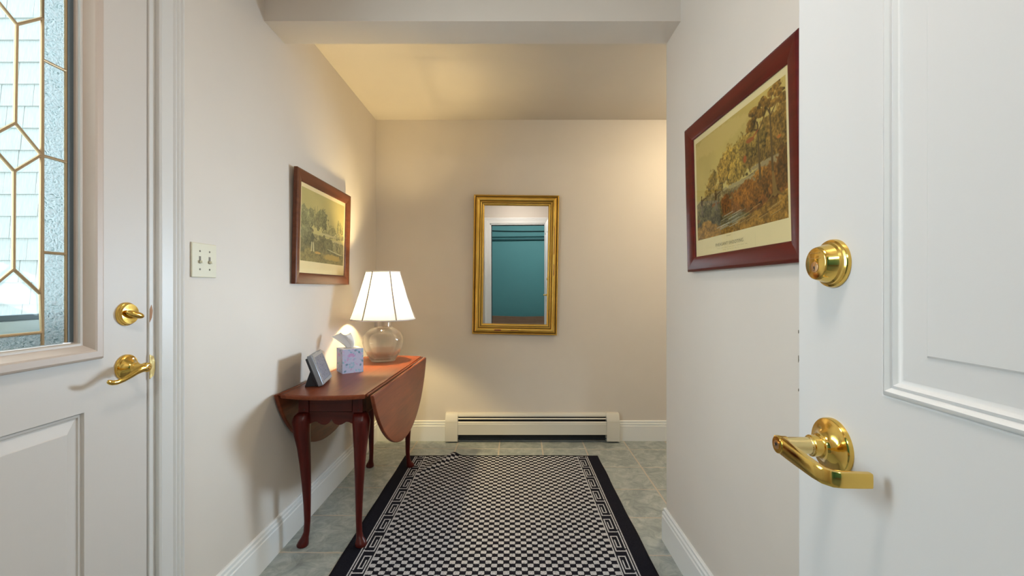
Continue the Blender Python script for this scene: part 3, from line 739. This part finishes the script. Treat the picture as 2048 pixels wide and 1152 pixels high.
# ------------------------------------------------------------------ numpy painters
rng = np.random.default_rng(11)
def vnoise(h, w, fx, fy, seed):
    g = np.random.default_rng(seed).random((int(fy)+3, int(fx)+3))
    y = np.linspace(0, fy, h); x = np.linspace(0, fx, w)
    yi = y.astype(int); xi_ = x.astype(int); ty = (y-yi)[:,None]; tx = (x-xi_)[None]
    ty = ty*ty*(3-2*ty); tx = tx*tx*(3-2*tx)
    a = g[yi][:,xi_]; b = g[yi][:,xi_+1]; c = g[yi+1][:,xi_]; d = g[yi+1][:,xi_+1]
    return (a*(1-tx)+b*tx)*(1-ty) + (c*(1-tx)+d*tx)*ty
def fbm(h, w, f, seed, o_=4):
    t = 0; s_ = 0
    for k in range(o_): t = t + vnoise(h, w, f*2**k, f*2**k*h/w, seed+k)*.5**k; s_ += .5**k
    return t/s_
class Art:
    def __init__(s, w, h, sky0, sky1):
        s.h, s.w = h, w; s.v, s.u = np.mgrid[0:h, 0:w]; s.v = (s.v+.5)/h; s.u = (s.u+.5)/w
        s.n1 = fbm(h, w, 6, 1); s.n2 = fbm(h, w, 22, 9); s.n3 = fbm(h, w, 60, 17, 2); s.n4 = fbm(h, w, 110, 23, 2)
        k = s.v[...,None]; s.img = np.array(sky0)*(1-k)+np.array(sky1)*k
        s.img = s.img*(.94+.12*s.n1[...,None])
    def put(s, mask, col, shade=None):
        c = np.ones_like(s.img)*np.array(col)
        if shade is not None: c = c*shade[...,None]
        m_ = np.clip(mask, 0, 1)[...,None]; s.img = s.img*(1-m_)+c*m_
    def below(s, fn, col, amp=.06, c2=None):
        edge = fn(s.u)+(s.n1-.5)*amp*2+(s.n2-.5)*amp*.6
        s.put((edge-s.v)*90, col, .20+.62*s.n2+.42*s.n3+.52*s.n4)
    def tree(s, cu, cv, ru, rv, col, seed=0, lum=.5):
        d = np.sqrt(((s.u-cu)/ru)**2+((s.v-cv)/rv)**2) + (s.n2-.5)*.75 + (s.n3-.5)*.45
        sh_ = .02 + .66*s.n2 + .60*s.n3 + .72*s.n4 - .35*(s.u-cu)/ru*lum + .18*(s.v-cv)/rv
        s.put((1-d)*9, col, sh_)
    def line(s, a, b, wd, col, wd2=None):
        a = np.array(a); b = np.array(b); ab = b-a; L2 = (ab**2).sum()
        t = np.clip(((s.u-a[0])*ab[0]+(s.v-a[1])*ab[1])/L2, 0, 1)
        d = np.hypot(s.u-a[0]-t*ab[0], (s.v-a[1]-t*ab[1])*s.h/s.w)
        ww = wd+((wd2 if wd2 is not None else wd)-wd)*t
        s.put((ww-d)*s.w*.8+.5, col)
    def blob(s, cu, cv, ru, rv, col, rough=.3):
        d = np.sqrt(((s.u-cu)/ru)**2+((s.v-cv)/rv)**2)+(s.n3-.5)*rough
        s.put((1-d)*6, col)
def art_right(w, h):
    A = Art(w, h, (202,184,118), (188,164,92))
    A.blob(.3,.9,.4,.1,(196,172,104),.5)
    A.tree(.60,.60,.15,.17,(138,116,52)); A.tree(.82,.62,.24,.20,(122,96,44)); A.tree(.97,.64,.14,.22,(118,90,40)); A.tree(.70,.68,.14,.12,(130,106,48))
    A.tree(.24,.53,.085,.105,(128,104,44)); A.tree(.17,.43,.07,.05,(136,114,60)); A.tree(.30,.44,.09,.06,(132,108,52))
    A.tree(.46,.60,.10,.17,(156,126,52)); A.tree(.52,.50,.11,.12,(160,130,56)); A.tree(.38,.56,.09,.12,(146,116,48))
    A.below(lambda u: .40+.02*np.sin(u*9)+.04*u, (128,112,74), .05)
    A.blob(.62,.40,.25,.02,(160,146,104),1.2); A.blob(.86,.46,.2,.022,(150,134,96),1.2)
    A.below(lambda u: .30+.06*u, (116,74,30), .08)
    A.tree(.66,.27,.17,.12,(124,80,26)); A.tree(.85,.33,.15,.13,(114,76,28)); A.tree(.97,.36,.08,.16,(98,66,26)); A.tree(.78,.40,.07,.05,(150,104,40))
    A.below(lambda u: .24-.25*np.abs(u-.15), (98,88,50), .07)
    A.tree(.12,.25,.14,.09,(92,84,50)); A.tree(.28,.22,.10,.09,(86,78,46)); A.tree(.40,.27,.05,.09,(104,60,20))
    A.below(lambda u: .10+.05*np.sin(u*7+1)+.05*u, (146,108,44), .05)
    for k in range(26):
        cu, cv = .33+.25*random.random(), .05+.12*random.random(); g = random.randint(110,185); A.line((cu-.05, cv-.008), (cu+.05, cv+.010), .0022, (g, g-4, g-24))
    for k in range(22):
        cu, cv = .56+.36*random.random(), .05+.13*random.random(); A.line((cu-.04, cv-.012), (cu+.04, cv+.012), .0018, (168,140,86) if k % 2 else (104,76,34))
    for x, tx, top in ((.775,.76,.80),(.885,.87,.86)):
        A.line((x,.36),(tx,top), .010, (92,72,40), .005)
    for (a, b) in (((.762,.74),(.66,.80)),((.765,.72),(.85,.86)),((.76,.78),(.72,.90)),((.87,.78),(.96,.90)),((.872,.80),(.82,.93)),((.87,.84),(.90,.97)),((.70,.79),(.64,.76))):
        A.line(a, b, .005, (88,66,36), .002)
    for cu, cv in ((.70,.83),(.75,.88),(.80,.85),(.72,.91),(.82,.93),(.88,.95),(.94,.92),(.97,.86),(.90,.87),(.85,.90),(.68,.79),(.93,.97)):
        A.tree(cu, cv, .045, .035, (122,90,36))
    A.line((.885,.36),(.90,.21), .009, (128,100,52), .02); A.line((.90,.22),(.97,.17), .010, (120,94,46), .003); A.line((.90,.22),(.83,.16), .008, (126,98,48), .002)
    A.blob(.685,.700,.045,.022,(150,84,42)); A.line((.72,.71),(.76,.74), .004, (160,80,40)); A.blob(.63,.57,.018,.035,(158,84,36)); A.blob(.94,.60,.02,.014,(176,104,44))
    for x in (.075, .28):
        A.blob(x, .37, .014, .045, (70,48,20)); A.blob(x, .425, .009, .014, (90,62,34)); A.line((x,.33),(x-.008,.25), .006, (120,104,84)); A.line((x,.33),(x+.014,.25), .006, (120,104,84))
        A.line((x,.38),(x+.06,.40), .003, (60,40,20))
    return A.img
def art_left(w, h):
    A = Art(w, h, (196,186,124), (176,164,104))
    A.tree(.80,.46,.20,.06,(146,140,98)); A.tree(.66,.50,.12,.10,(140,134,88)); A.tree(.55,.46,.10,.08,(132,126,84))
    A.tree(.84,.62,.03,.11,(120,116,74)); A.tree(.90,.60,.03,.10,(116,112,70)); A.tree(.95,.58,.025,.08,(122,116,74))
    A.tree(.05,.62,.12,.17,(104,104,74)); A.tree(.19,.62,.10,.14,(110,110,78)); A.tree(.44,.64,.13,.16,(98,98,66)); A.tree(.33,.58,.10,.12,(104,102,70))
    A.below(lambda u: .44-.10*u, (128,120,84), .05)
    A.blob(.60,.43,.22,.02,(186,176,132),.6); A.blob(.80,.36,.2,.02,(190,180,136),.6)
    A.below(lambda u: .37-.22*u, (86,82,58), .08)
    A.tree(.12,.38,.14,.14,(92,92,68)); A.tree(.48,.30,.14,.12,(76,72,50)); A.tree(.62,.28,.12,.10,(84,82,58)); A.tree(.80,.28,.10,.08,(120,116,86))
    for k in range(10): A.line((.58+.03*k,.22-.006*k),(.68+.03*k,.20-.004*k), .004, (178,176,146))
    A.below(lambda u: .13+.04*np.sin(u*6), (112,100,62), .06)
    A.blob(.70,.10,.22,.05,(160,130,66),.8); A.blob(.35,.14,.07,.02,(190,140,70),.6)
    for a, b in (((.28,.5),(.28,.80)),((.30,.6),(.33,.82)),((.36,.5),(.37,.76)),((.28,.72),(.25,.78))): A.line(a, b, .006, (84,82,60), .002)
    A.blob(.235,.345,.035,.075,(56,56,44)); A.blob(.24,.445,.014,.022,(80,66,44))
    A.line((.22,.27),(.215,.16), .010, (196,188,150)); A.line((.255,.27),(.265,.16), .010, (196,188,150))
    A.line((.235,.38),(.32,.33), .005, (52,50,40))
    return A.img*.66 + np.array((186,174,120))*.34
def litho(fn, w, h, caption):
    paper = np.ones((h, w, 3))*np.array((226,210,166)); paper *= (.97+.06*fbm(h, w, 4, 30)[...,None])
    mx_, mt, mb_ = int(w*.035), int(h*.055), int(h*.145)
    art = fn(w-2*mx_, h-mt-mb_); paper[mb_:h-mt, mx_:w-mx_] = art
    def rule(v0, u0, u1, k): paper[int(v0*h), int(u0*w):int(u1*w)] *= k
    if caption:
        for (u0, u1) in ((.41,.46),(.50,.505)): rule(.125, u0, u1, .72)
        for i in range(30):
            u = .30+i*.011
            if i % 4 != 3: rule(.045, u, u+.008, .80); 
            if 4 < i < 22 and i % 5: rule(.028, u, u+.008, .84)
        for u in (.16, .70): paper[int(.02*h):int(.10*h), int(u*w)] *= .93
    return np.clip(lin(np.clip(paper, 0, 255)), 0, 1)

# ------------------------------------------------------------------ framed prints (twin frames)
def framed(name, label, loc, rot, wood_, artfn, caption, tint=(1,1,1)):
    W_, H_, b = .677, .55, .055
    t = thing(name, label, 'picture', loc, rot, 'framed sporting prints')
    prof = [(0,0),(0,.016),(.004,.019),(.010,.0195),(.044,.013),(.050,.012),(.055,.008),(.055,.003),(.045,.0)]
    cor = [(-W_/2,0,1,1),(W_/2,0,-1,1),(W_/2,H_,-1,-1),(-W_/2,H_,1,-1)]
    for i in range(4):
        v = []; n = len(prof)
        for q in (cor[i], cor[(i+1)%4]): v += [(q[0]+q[2]*w, q[1]+q[3]*w, d) for w, d in prof]
        f = [(k,(k+1)%n,n+(k+1)%n,n+k) for k in range(n)] + [tuple(range(n)), tuple(range(n,2*n))]
        build('frame_rail', MB().add(v, f), wood_, t, smooth=True)
    pw, ph = W_-2*b+.008, H_-2*b+.008
    me = grid_mesh('print', litho(artfn, 420, 330, caption)*np.array(tint), pw, ph)
    pr = link('print', me, M['print'], t); pr.location = (0, H_/2, .0045); pr['label'] = 'aged lithograph of a wooded hunting landscape'
    build('backing', MB().box(-W_/2+.03, W_/2-.03, .03, H_-.03, .0005, .003), 'card', t)
    build('glass', MB().box(-pw/2, pw/2, H_/2-ph/2, H_/2+ph/2, .0062, .0074), 'print_glass', t)
    if caption:
        cu = bpy.data.curves.new('caption', 'FONT'); cu.body = 'PHEASANT SHOOTING.'; cu.size = .0155; cu.align_x = 'CENTER'; cu.space_character = 1.15
        to = bpy.data.objects.new('caption_tmp', cu); C.objects.link(to)
        dg = bpy.context.evaluated_depsgraph_get(); mm = bpy.data.meshes.new_from_object(to.evaluated_get(dg)); bpy.data.objects.remove(to)
        cp = link('caption', mm, mat('litho_ink', (.22,.17,.09), .8), t); cp.location = (-.035, H_/2-ph/2+.0275, .0050)
        cp['label'] = 'printed title reading PHEASANT SHOOTING.'
    return t
lean = math.radians(1.3)
# local x = u, y = up, z = out of the wall
def wall_rot(u, w):
    m3 = Matrix((Vector(u), Vector((0,0,1)), Vector(w))).transposed()
    return (m3 @ Matrix.Rotation(lean, 3, 'X')).to_euler()
framed('framed_print', 'brown wood framed landscape print on the left wall above the lamp table', (XL+.004, 2.384, 1.180), wall_rot((0,1,0),(1,0,0)), 'frame_brown', art_left, False, (1.25,1.14,1.06))
framed('framed_print', 'dark red framed hunting print on the right wall, titled PHEASANT SHOOTING', (XR-.004, 1.367, 1.222), wall_rot((0,-1,0),(-1,0,0)), 'frame_dark', art_right, True, (.93,.87,.80))

# ------------------------------------------------------------------ gilt mirror
MW, MH = .642, 1.052
mt = thing('wall_mirror', 'tall mirror in a worn ridged gilt frame on the far wall', 'mirror', (.0185, YB-.004, 1.334-MH/2))
m3 = Matrix((Vector((1,0,0)), Vector((0,0,1)), Vector((0,-1,0)))).transposed()
MYAW, MPITCH = math.radians(-1.15), math.radians(1.0)
mt.rotation_euler = (Matrix.Rotation(MYAW, 3, 'Z') @ m3 @ Matrix.Rotation(MPITCH, 3, 'X') @ Matrix.Rotation(math.radians(-.9), 3, 'Z')).to_euler()
prof = [(0,0),(0,.018),(.002,.022),(.006,.024),(.010,.022),(.012,.018),(.0125,.012),(.015,.012),(.017,.020),(.020,.0265),(.026,.031),(.034,.0325),(.041,.030),(.046,.024),(.0475,.017),(.050,.0165),(.0515,.0205),(.056,.0215),(.060,.019),(.0615,.013),(.064,.0125),(.0655,.0155),(.070,.0155),(.075,.012),(.079,.0075),(.080,.004),(.070,0)]
cor = [(-MW/2,0,1,1),(MW/2,0,-1,1),(MW/2,MH,-1,-1),(-MW/2,MH,1,-1)]
for i in range(4):
    v = []; n = len(prof)
    for q in (cor[i], cor[(i+1)%4]): v += [(q[0]+q[2]*w, q[1]+q[3]*w, d) for w, d in prof]
    f = [(k,(k+1)%n,n+(k+1)%n,n+k) for k in range(n)] + [tuple(range(n)), tuple(range(n,2*n))]
    o = build('frame_rail', MB().add(v, f), 'gilt', mt, fix=False, smooth=True); o.data.materials.append(M['gilt_groove_shade'])
    for k in (5, 6, 7, 13, 14, 15, 18, 19, 20, 0): o.data.polygons[k].material_index = 1  # groove faces take the darker slot, painting shade between the ridges
build('mirror_glass', MB().box(-MW/2+.074, MW/2-.074, .074, MH-.074, .002, .0052), 'mirror', mt)
build('backing', MB().box(-MW/2+.05, MW/2-.05, .05, MH-.05, .0, .002), 'brown_board', mt)
def worn(poly): build('worn_patch', MB().prism(poly, .0305, .0329, 'z'), 'bole', mt)['label'] = 'bare red patch where the gilding is worn off'
worn([(-.155,.029),(-.150,.038),(-.105,.039),(-.098,.031),(-.112,.028)])
worn([(-.030,.031),(-.024,.036),(.03,.036),(.034,.032)])
worn([(MW/2-.037,.60),(MW/2-.031,.62),(MW/2-.031,.80),(MW/2-.036,.83)]); worn([(MW/2-.037,.44),(MW/2-.030,.46),(MW/2-.031,.53),(MW/2-.036,.54)])

# ------------------------------------------------------------------ baseboard heater
HX0, HX1, HD = -.500, .806, .064
ht = thing('baseboard_heater', 'cream metal baseboard heater on the far wall under the mirror', 'heater', (0, YB, 0))
c0, c1 = HX0+.094, HX1-.098
build('back_plate', MB().box(HX0+.004, HX1-.004, -.006, -.001, .012, .205), 'cream_metal', ht)
build('top_cover', MB().prism([(-.001,.216),(-.026,.216),(-.040,.206),(-.043,.193),(-.040,.193),(-.037,.203),(-.026,.212),(-.001,.212)], c0-.004, c1+.004, 'x'), 'cream_metal', ht)
build('damper_slat', MB().prism([(-.044,.1835),(-.050,.175),(-.048,.174),(-.042,.182)], c0, c1, 'x'), 'cream_metal', ht)
build('front_cover', MB().prism([(-.054,.062),(-.060,.062),(-.060,.140),(-.057,.145),(-.059,.150),(-.052,.160),(-.049,.159),(-.054,.148),(-.052,.145),(-.054,.140)], c0-.002, c1+.002, 'x'), 'cream_metal', ht)
build('lower_rail', MB().box(c0, c1, -.050, -.044, .028, .033), 'fin', ht)
build('fin_pipe', MB().sweep([(c0, -.028, .10), (c1, -.028, .10)], .011, 12), 'copper', ht, smooth=True)
fm = MB()
for i in range(110):
    x = c0+.01+i*(c1-c0-.02)/109; fm.box(x-.0003, x+.0003, -.046, -.010, .072, .128)
fo = build('heating_fins', fm, 'fin', ht); fo['kind'] = 'stuff'
build('dark_interior', MB().box(c0, c1, -.0085, -.0062, .006, .20), 'black', ht)
ep = [(0,.012),(-HD,.012),(-HD,.158),(-.060,.170),(-.048,.200),(-.036,.217),(0,.218)]
build('end_cap', MB().prism(ep, HX0, c0, 'x'), 'cream_metal', ht, bev=.002)
build('end_cap', MB().prism(ep, c1, HX1, 'x'), 'cream_metal', ht, bev=.002)
for x0, x1 in ((HX0+.001, c0-.001), (c1+.001, HX1-.001)):
    build('cap_seam', MB().box(x0, x1, -HD-.0006, -HD+.002, .1565, .1580), 'plate', ht)

# ------------------------------------------------------------------ light switch
sw = thing('light_switch', 'ivory double toggle switch plate on the left wall beside the entry door', 'switch', (XL, 1.467, 1.252))
build('plate', MB().prism([(-.0585,-.057),(.0585,-.057),(.0585,.057),(-.0585,.057)], .0, .006, 'x'), 'plate', sw, bev=.003, seg=3)
for dy in (-.023, .023):
    build('toggle_slot', MB().box(.006, .0064, dy-.0045, dy+.0045, -.011, .013), 'plate_dark', sw)
    build('toggle', MB().prism([(-.002,.002),(-.010,.0145),(-.006,.0165),(.008,.006)][::-1] and [(dy-.0038,-.010),(dy+.0038,-.010),(dy+.0038,-.001),(dy-.0038,-.001)], .006, .0165, 'x'), 'plate', sw, bev=.0015)
    for dz in (-.030, .030):
        s_ = build('screw', MB().lathe([(.0034,.0058),(.0032,.0070),(0,.0075)], 14, axis_m((0, dy, dz), (1,0,0))), 'plate_dark', sw, smooth=True)

# ------------------------------------------------------------------ tissue box
TX = thing('tissue_box', 'cube tissue box with pink and teal leaf print beside the glass lamp', 'tissue box', (-.897, 2.315, TT), (0,0,math.radians(37)))
bs, bh = .110, .128                      # local: near corner at the origin, +x along the right visible face, +y along the left one
def leafart(w, h, seed):
    img = np.ones((h, w, 3))*np.array((190,196,228)); v, u = np.mgrid[0:h, 0:w]; v = (v+.5)/h*bh/bs; u = (u+.5)/w
    r_ = random.Random(seed)
    def leaf(cu, cv, ang, ln, wd, col, vein=True):
        nonlocal img
        a = math.cos(ang)*(u-cu)+math.sin(ang)*(v-cv); b = -math.sin(ang)*(u-cu)+math.cos(ang)*(v-cv)
        m_ = np.clip((1-np.abs(a/ln)**1.6-np.abs(b/wd))*ln*w*.7, 0, 1)
        if vein: m_ = m_*np.clip((np.abs(b)-.006)*w*.8+.3, 0, 1)
        img = img*(1-m_[...,None])+np.array(col)*m_[...,None]
    pal = [(196,150,208),(120,196,216),(146,190,222),(204,172,216),(110,180,206)]
    for i in range(46):
        leaf(r_.random(), r_.random()*1.16, r_.random()*PI, .07+.03*r_.random(), .028+.01*r_.random(), r_.choice(pal))
    for (cu, cv) in ((.42,.82),):
        for k in range(-2, 3): leaf(cu+.11*math.cos(PI/2+k*.6)*1.1, cv+.13*math.sin(PI/2+k*.6)*.9-.04, PI/2+k*.6, .11, .05, (198,146,206))
    for k in range(7): leaf(.44+.10*math.cos(k*.9), .38+.10*math.sin(k*.9), k*.9, .08, .032, (116,192,214))
    for cu, cv, an in ((.20,.42,.2),(.86,.36,1.3),(.80,.98,2.2),(.12,.10,.6),(.62,1.08,.3),(.95,.55,1.9)): leaf(cu, cv, an, .095, .042, (58,118,150))
    return np.clip(lin(np.clip(img, 0, 255)), 0, 1)
bx_ = build('carton', MB().box(.0004, bs-.0004, .0004, bs-.0004, 0, bh), 'card', TX)
for k, (loc, rot) in enumerate((((bs/2,0,bh/2),(PI/2,0,0)), ((0,bs/2,bh/2),(PI/2,0,-PI/2)), ((bs,bs/2,bh/2),(PI/2,0,PI/2)), ((bs/2,bs,bh/2),(PI/2,0,PI)))):
    o = link('printed_side', grid_mesh('printed_side', leafart(84, 98, 3+k), bs, bh), M['tissue_print'], TX); o.location = loc; o.rotation_euler = rot
build('opening', MB().lathe([(.034,bh),(.034,bh+.0008),(.031,bh+.001),(0,bh+.001)], 28, Matrix.Translation((bs/2,bs/2,0)) @ Matrix.Diagonal((1,.7,1,1))), 'seam', TX)
# tissue: crumpled sheet rising from the slot and folding over towards the wall
nu, nv = 22, 18; v = []; f = []
cA, sA = math.cos(math.radians(-37)), math.sin(math.radians(-37))
for j in range(nv):
    t = j/(nv-1)
    for i in range(nu):
        s_ = i/(nu-1)*2-1
        wd = .012+.042*t**.7
        xw = s_*wd - .052*t**1.6 + .004*math.sin(7*s_+3*t)         # image-horizontal
        zw = bh-.004 + .082*t - .012*t*t*(s_ < 0)*abs(s_) + .006*math.sin(5*s_+2)*t
        yw = .016*math.sin(4.2*s_+1.2+1.5*t)*(.35+t*.6) + .006*math.sin(11*s_+5*t)*t
        v.append((bs/2+cA*xw-sA*yw, bs/2+sA*xw+cA*yw, zw))
for j in range(nv-1):
    for i in range(nu-1): f.append((j*nu+i, j*nu+i+1, (j+1)*nu+i+1, (j+1)*nu+i))
o = build('tissue', MB().add(v, f), 'tissue', TX, smooth=True); sd_ = o.modifiers.new('thick', 'SOLIDIFY'); sd_.thickness = .0006
o['label'] = 'white paper tissue pulled out of the box'

# ------------------------------------------------------------------ weather station
# local: x along the screen width (left to right as read), y up the face, z out of the screen
p0 = Vector((-.864, 2.005, TT)); p1 = Vector((-.902, 2.195, TT)); ws_w = (p1-p0).length; ux = (p1-p0).normalized()
tilt = math.radians(20)
nrm0 = Vector((ux.y, -ux.x, 0))            # horizontal facing direction (into the room)
upv = Vector((0,0,1))*math.cos(tilt) - nrm0*math.sin(tilt); nrm = ux.cross(upv)
WS = thing('weather_station', 'silver framed digital weather display tilted back on the table corner', 'display')
WS.matrix_world = Matrix(((ux.x, upv.x, nrm.x, p0.x), (ux.y, upv.y, nrm.y, p0.y), (ux.z, upv.z, nrm.z, p0.z+.0095), (0,0,0,1)))
hh, dp = .150, .024
rr = [(0,0),(ws_w,0),(ws_w,hh),(0,hh)]
build('case', MB().prism(rr, -dp, 0, 'z'), 'silver', WS, bev=.005, seg=3)
build('back_cover', MB().prism([(.004,.004),(ws_w-.004,.004),(ws_w-.004,hh-.010),(.004,hh-.010)], -dp-.010, -dp+.001, 'z'), 'blackplastic', WS, bev=.003)
bz = MB()
for (a,b,c,d) in ((.006,ws_w-.006,hh-.018,hh-.004),(.006,ws_w-.006,.004,.016),(.006,.016,.016,hh-.018),(ws_w-.016,ws_w-.006,.016,hh-.018)): bz.box(a,b,c,d,0,.002)
build('bezel', bz, 'silver_light', WS)
lw, lh = 120, 86; lcd = np.ones((lh, lw, 3))*np.array((124,122,128)); lcd *= (.93+.14*fbm(lh, lw, 3, 77)[...,None])
r_ = random.Random(5)
for (u0, v0, u1, v1) in ((.06,.60,.46,.92),(.54,.60,.94,.92),(.06,.10,.46,.50),(.54,.10,.94,.50)):
    for k in range(9):
        cx = int((u0+(u1-u0)*r_.random())*lw); cy = int((v0+(v1-v0)*r_.random())*lh)
        ww, wh = r_.choice(((2,8),(7,2),(3,3),(2,6),(9,2))); lcd[cy:cy+wh, cx:cx+ww] *= .55
lcd[int(.55*lh), 4:-4] *= .8; lcd[6:-6, lw//2] *= .85
o = link('screen', grid_mesh('screen', lin(np.clip(lcd,0,255)), ws_w-.032, hh-.034), M['lcd'], WS); o.location = (ws_w/2, hh/2-.001, .0006)
# easel foot behind
ft = MB(); back = -dp-.008
loc = WS.matrix_world.inverted()
def wl(p): return loc @ Vector(p)
A0 = p0+ux*.02-nrm0*.085; B0 = p0+ux*(ws_w-.02)-nrm0*.085
v = [Vector((.02,.085,back)), Vector((ws_w-.02,.085,back)), wl((B0.x,B0.y,TT+.001)), wl((A0.x,A0.y,TT+.001)), Vector((.02,.004,back)), Vector((ws_w-.02,.004,back))]
build('easel_foot', MB().add(v, [(0,1,2,3),(4,5,1,0),(4,3,2,5),(0,3,4),(1,5,2)]), 'blackplastic', WS)

# ------------------------------------------------------------------ rug
RX0, RX1, RY0, RY1 = -.738, .590, 1.02, 3.02
cellx, celly = .0252, .0232
band, mw = .072, .074
f0, f1 = RX0+band+mw, RX1-band-mw
ncell = round((f1-f0)/cellx); cellx = (f1-f0)/ncell
xs = [RX0+band*i/6 for i in range(6)] + [RX0+band+mw*i/13 for i in range(13)] + [f0+(f1-f0)*i/(ncell*2) for i in range(ncell*2)] + [f1+mw*i/13 for i in range(13)] + [f1+mw+band*i/6 for i in range(7)]
res = .15/20; ny = int(round((RY1-RY0)/res)); ys = [RY0+(RY1-RY0)*i/ny for i in range(ny+1)]
# Greek-key cell, 9 columns across (outer to inner) x 20 rows along, between two pairs of border lines
def key_tone(c, r):
    # c 0..12 across the border (0 = outer edge), r row index
    if c in (0, 12): return 1
    if c in (1, 11): return 0
    if c in (2, 10) and False: return 1
    k = c-2; q = r % 20                                  # k 0..8
    on = (q == 0) or (k == 8 and q <= 15) or (q == 15 and 3 <= k) or (k == 3 and 4 <= q <= 15) or (q == 4 and 3 <= k <= 6) or (k == 6 and 4 <= q <= 11) or (k == 0 and q >= 0 and (q <= 1 or q >= 3) and q >= 0)
    return 1 if on else 0
def ridge(x, y):
    a = Vector((-.375, 3.06)); b = Vector((-.64, 2.62)); ab = b-a; p = Vector((x,y))-a
    t = p.dot(ab)/ab.length_squared; d = abs(p.x*ab.y-p.y*ab.x)/ab.length
    if t < -.1 or t > 1: return 0
    return .026*(1-max(t,0))**.8*math.exp(-(d/.030)**2)
def rz(x, y):
    e = .0006*math.sin(x*9+y*4)+.0005*math.sin(y*11-x*5)
    return .0045+e+ridge(x, y)
nx = len(xs)
vs_ = [(x + (.0015*math.sin(y*7.3)+.001*math.sin(y*19) if i in (0, nx-1) else 0), y, rz(x, y)) for y in ys for i, x in enumerate(xs)]
fs = [(j*nx+i, j*nx+i+1, (j+1)*nx+i+1, (j+1)*nx+i) for j in range(ny) for i in range(nx-1)]
# thin skirt down to the floor
me = bpy.data.meshes.new('rug'); me.from_pydata(vs_, [], fs); me.update()
uv = me.uv_layers.new(name='UVMap'); at = me.attributes.new('tone', 'FLOAT', 'FACE')
tn = []
for j in range(ny):
    for i in range(nx-1):
        if j >= ny-2 or j < 2: t = 0
        elif i < 6 or i >= nx-1-6: t = 0
        elif i < 19: t = key_tone(i-6, j)
        elif i >= nx-1-19: t = key_tone((nx-1-6-1)-i, j)
        else: t = 2
        tn.append(t)
at.data.foreach_set('value', tn)
uvs = np.array([((vs_[vi][0]-f0)/cellx, (vs_[vi][1]-RY0)/celly) for p in fs for vi in p], np.float32); uv.data.foreach_set('uv', uvs.ravel())
rug = link('rug', me, M['rug'], smooth=True)
so = rug.modifiers.new('pile', 'SOLIDIFY'); so.thickness = .0035; so.offset = -1
tag(rug, 'black and grey checked rug with Greek key borders on the tile floor', 'rug')
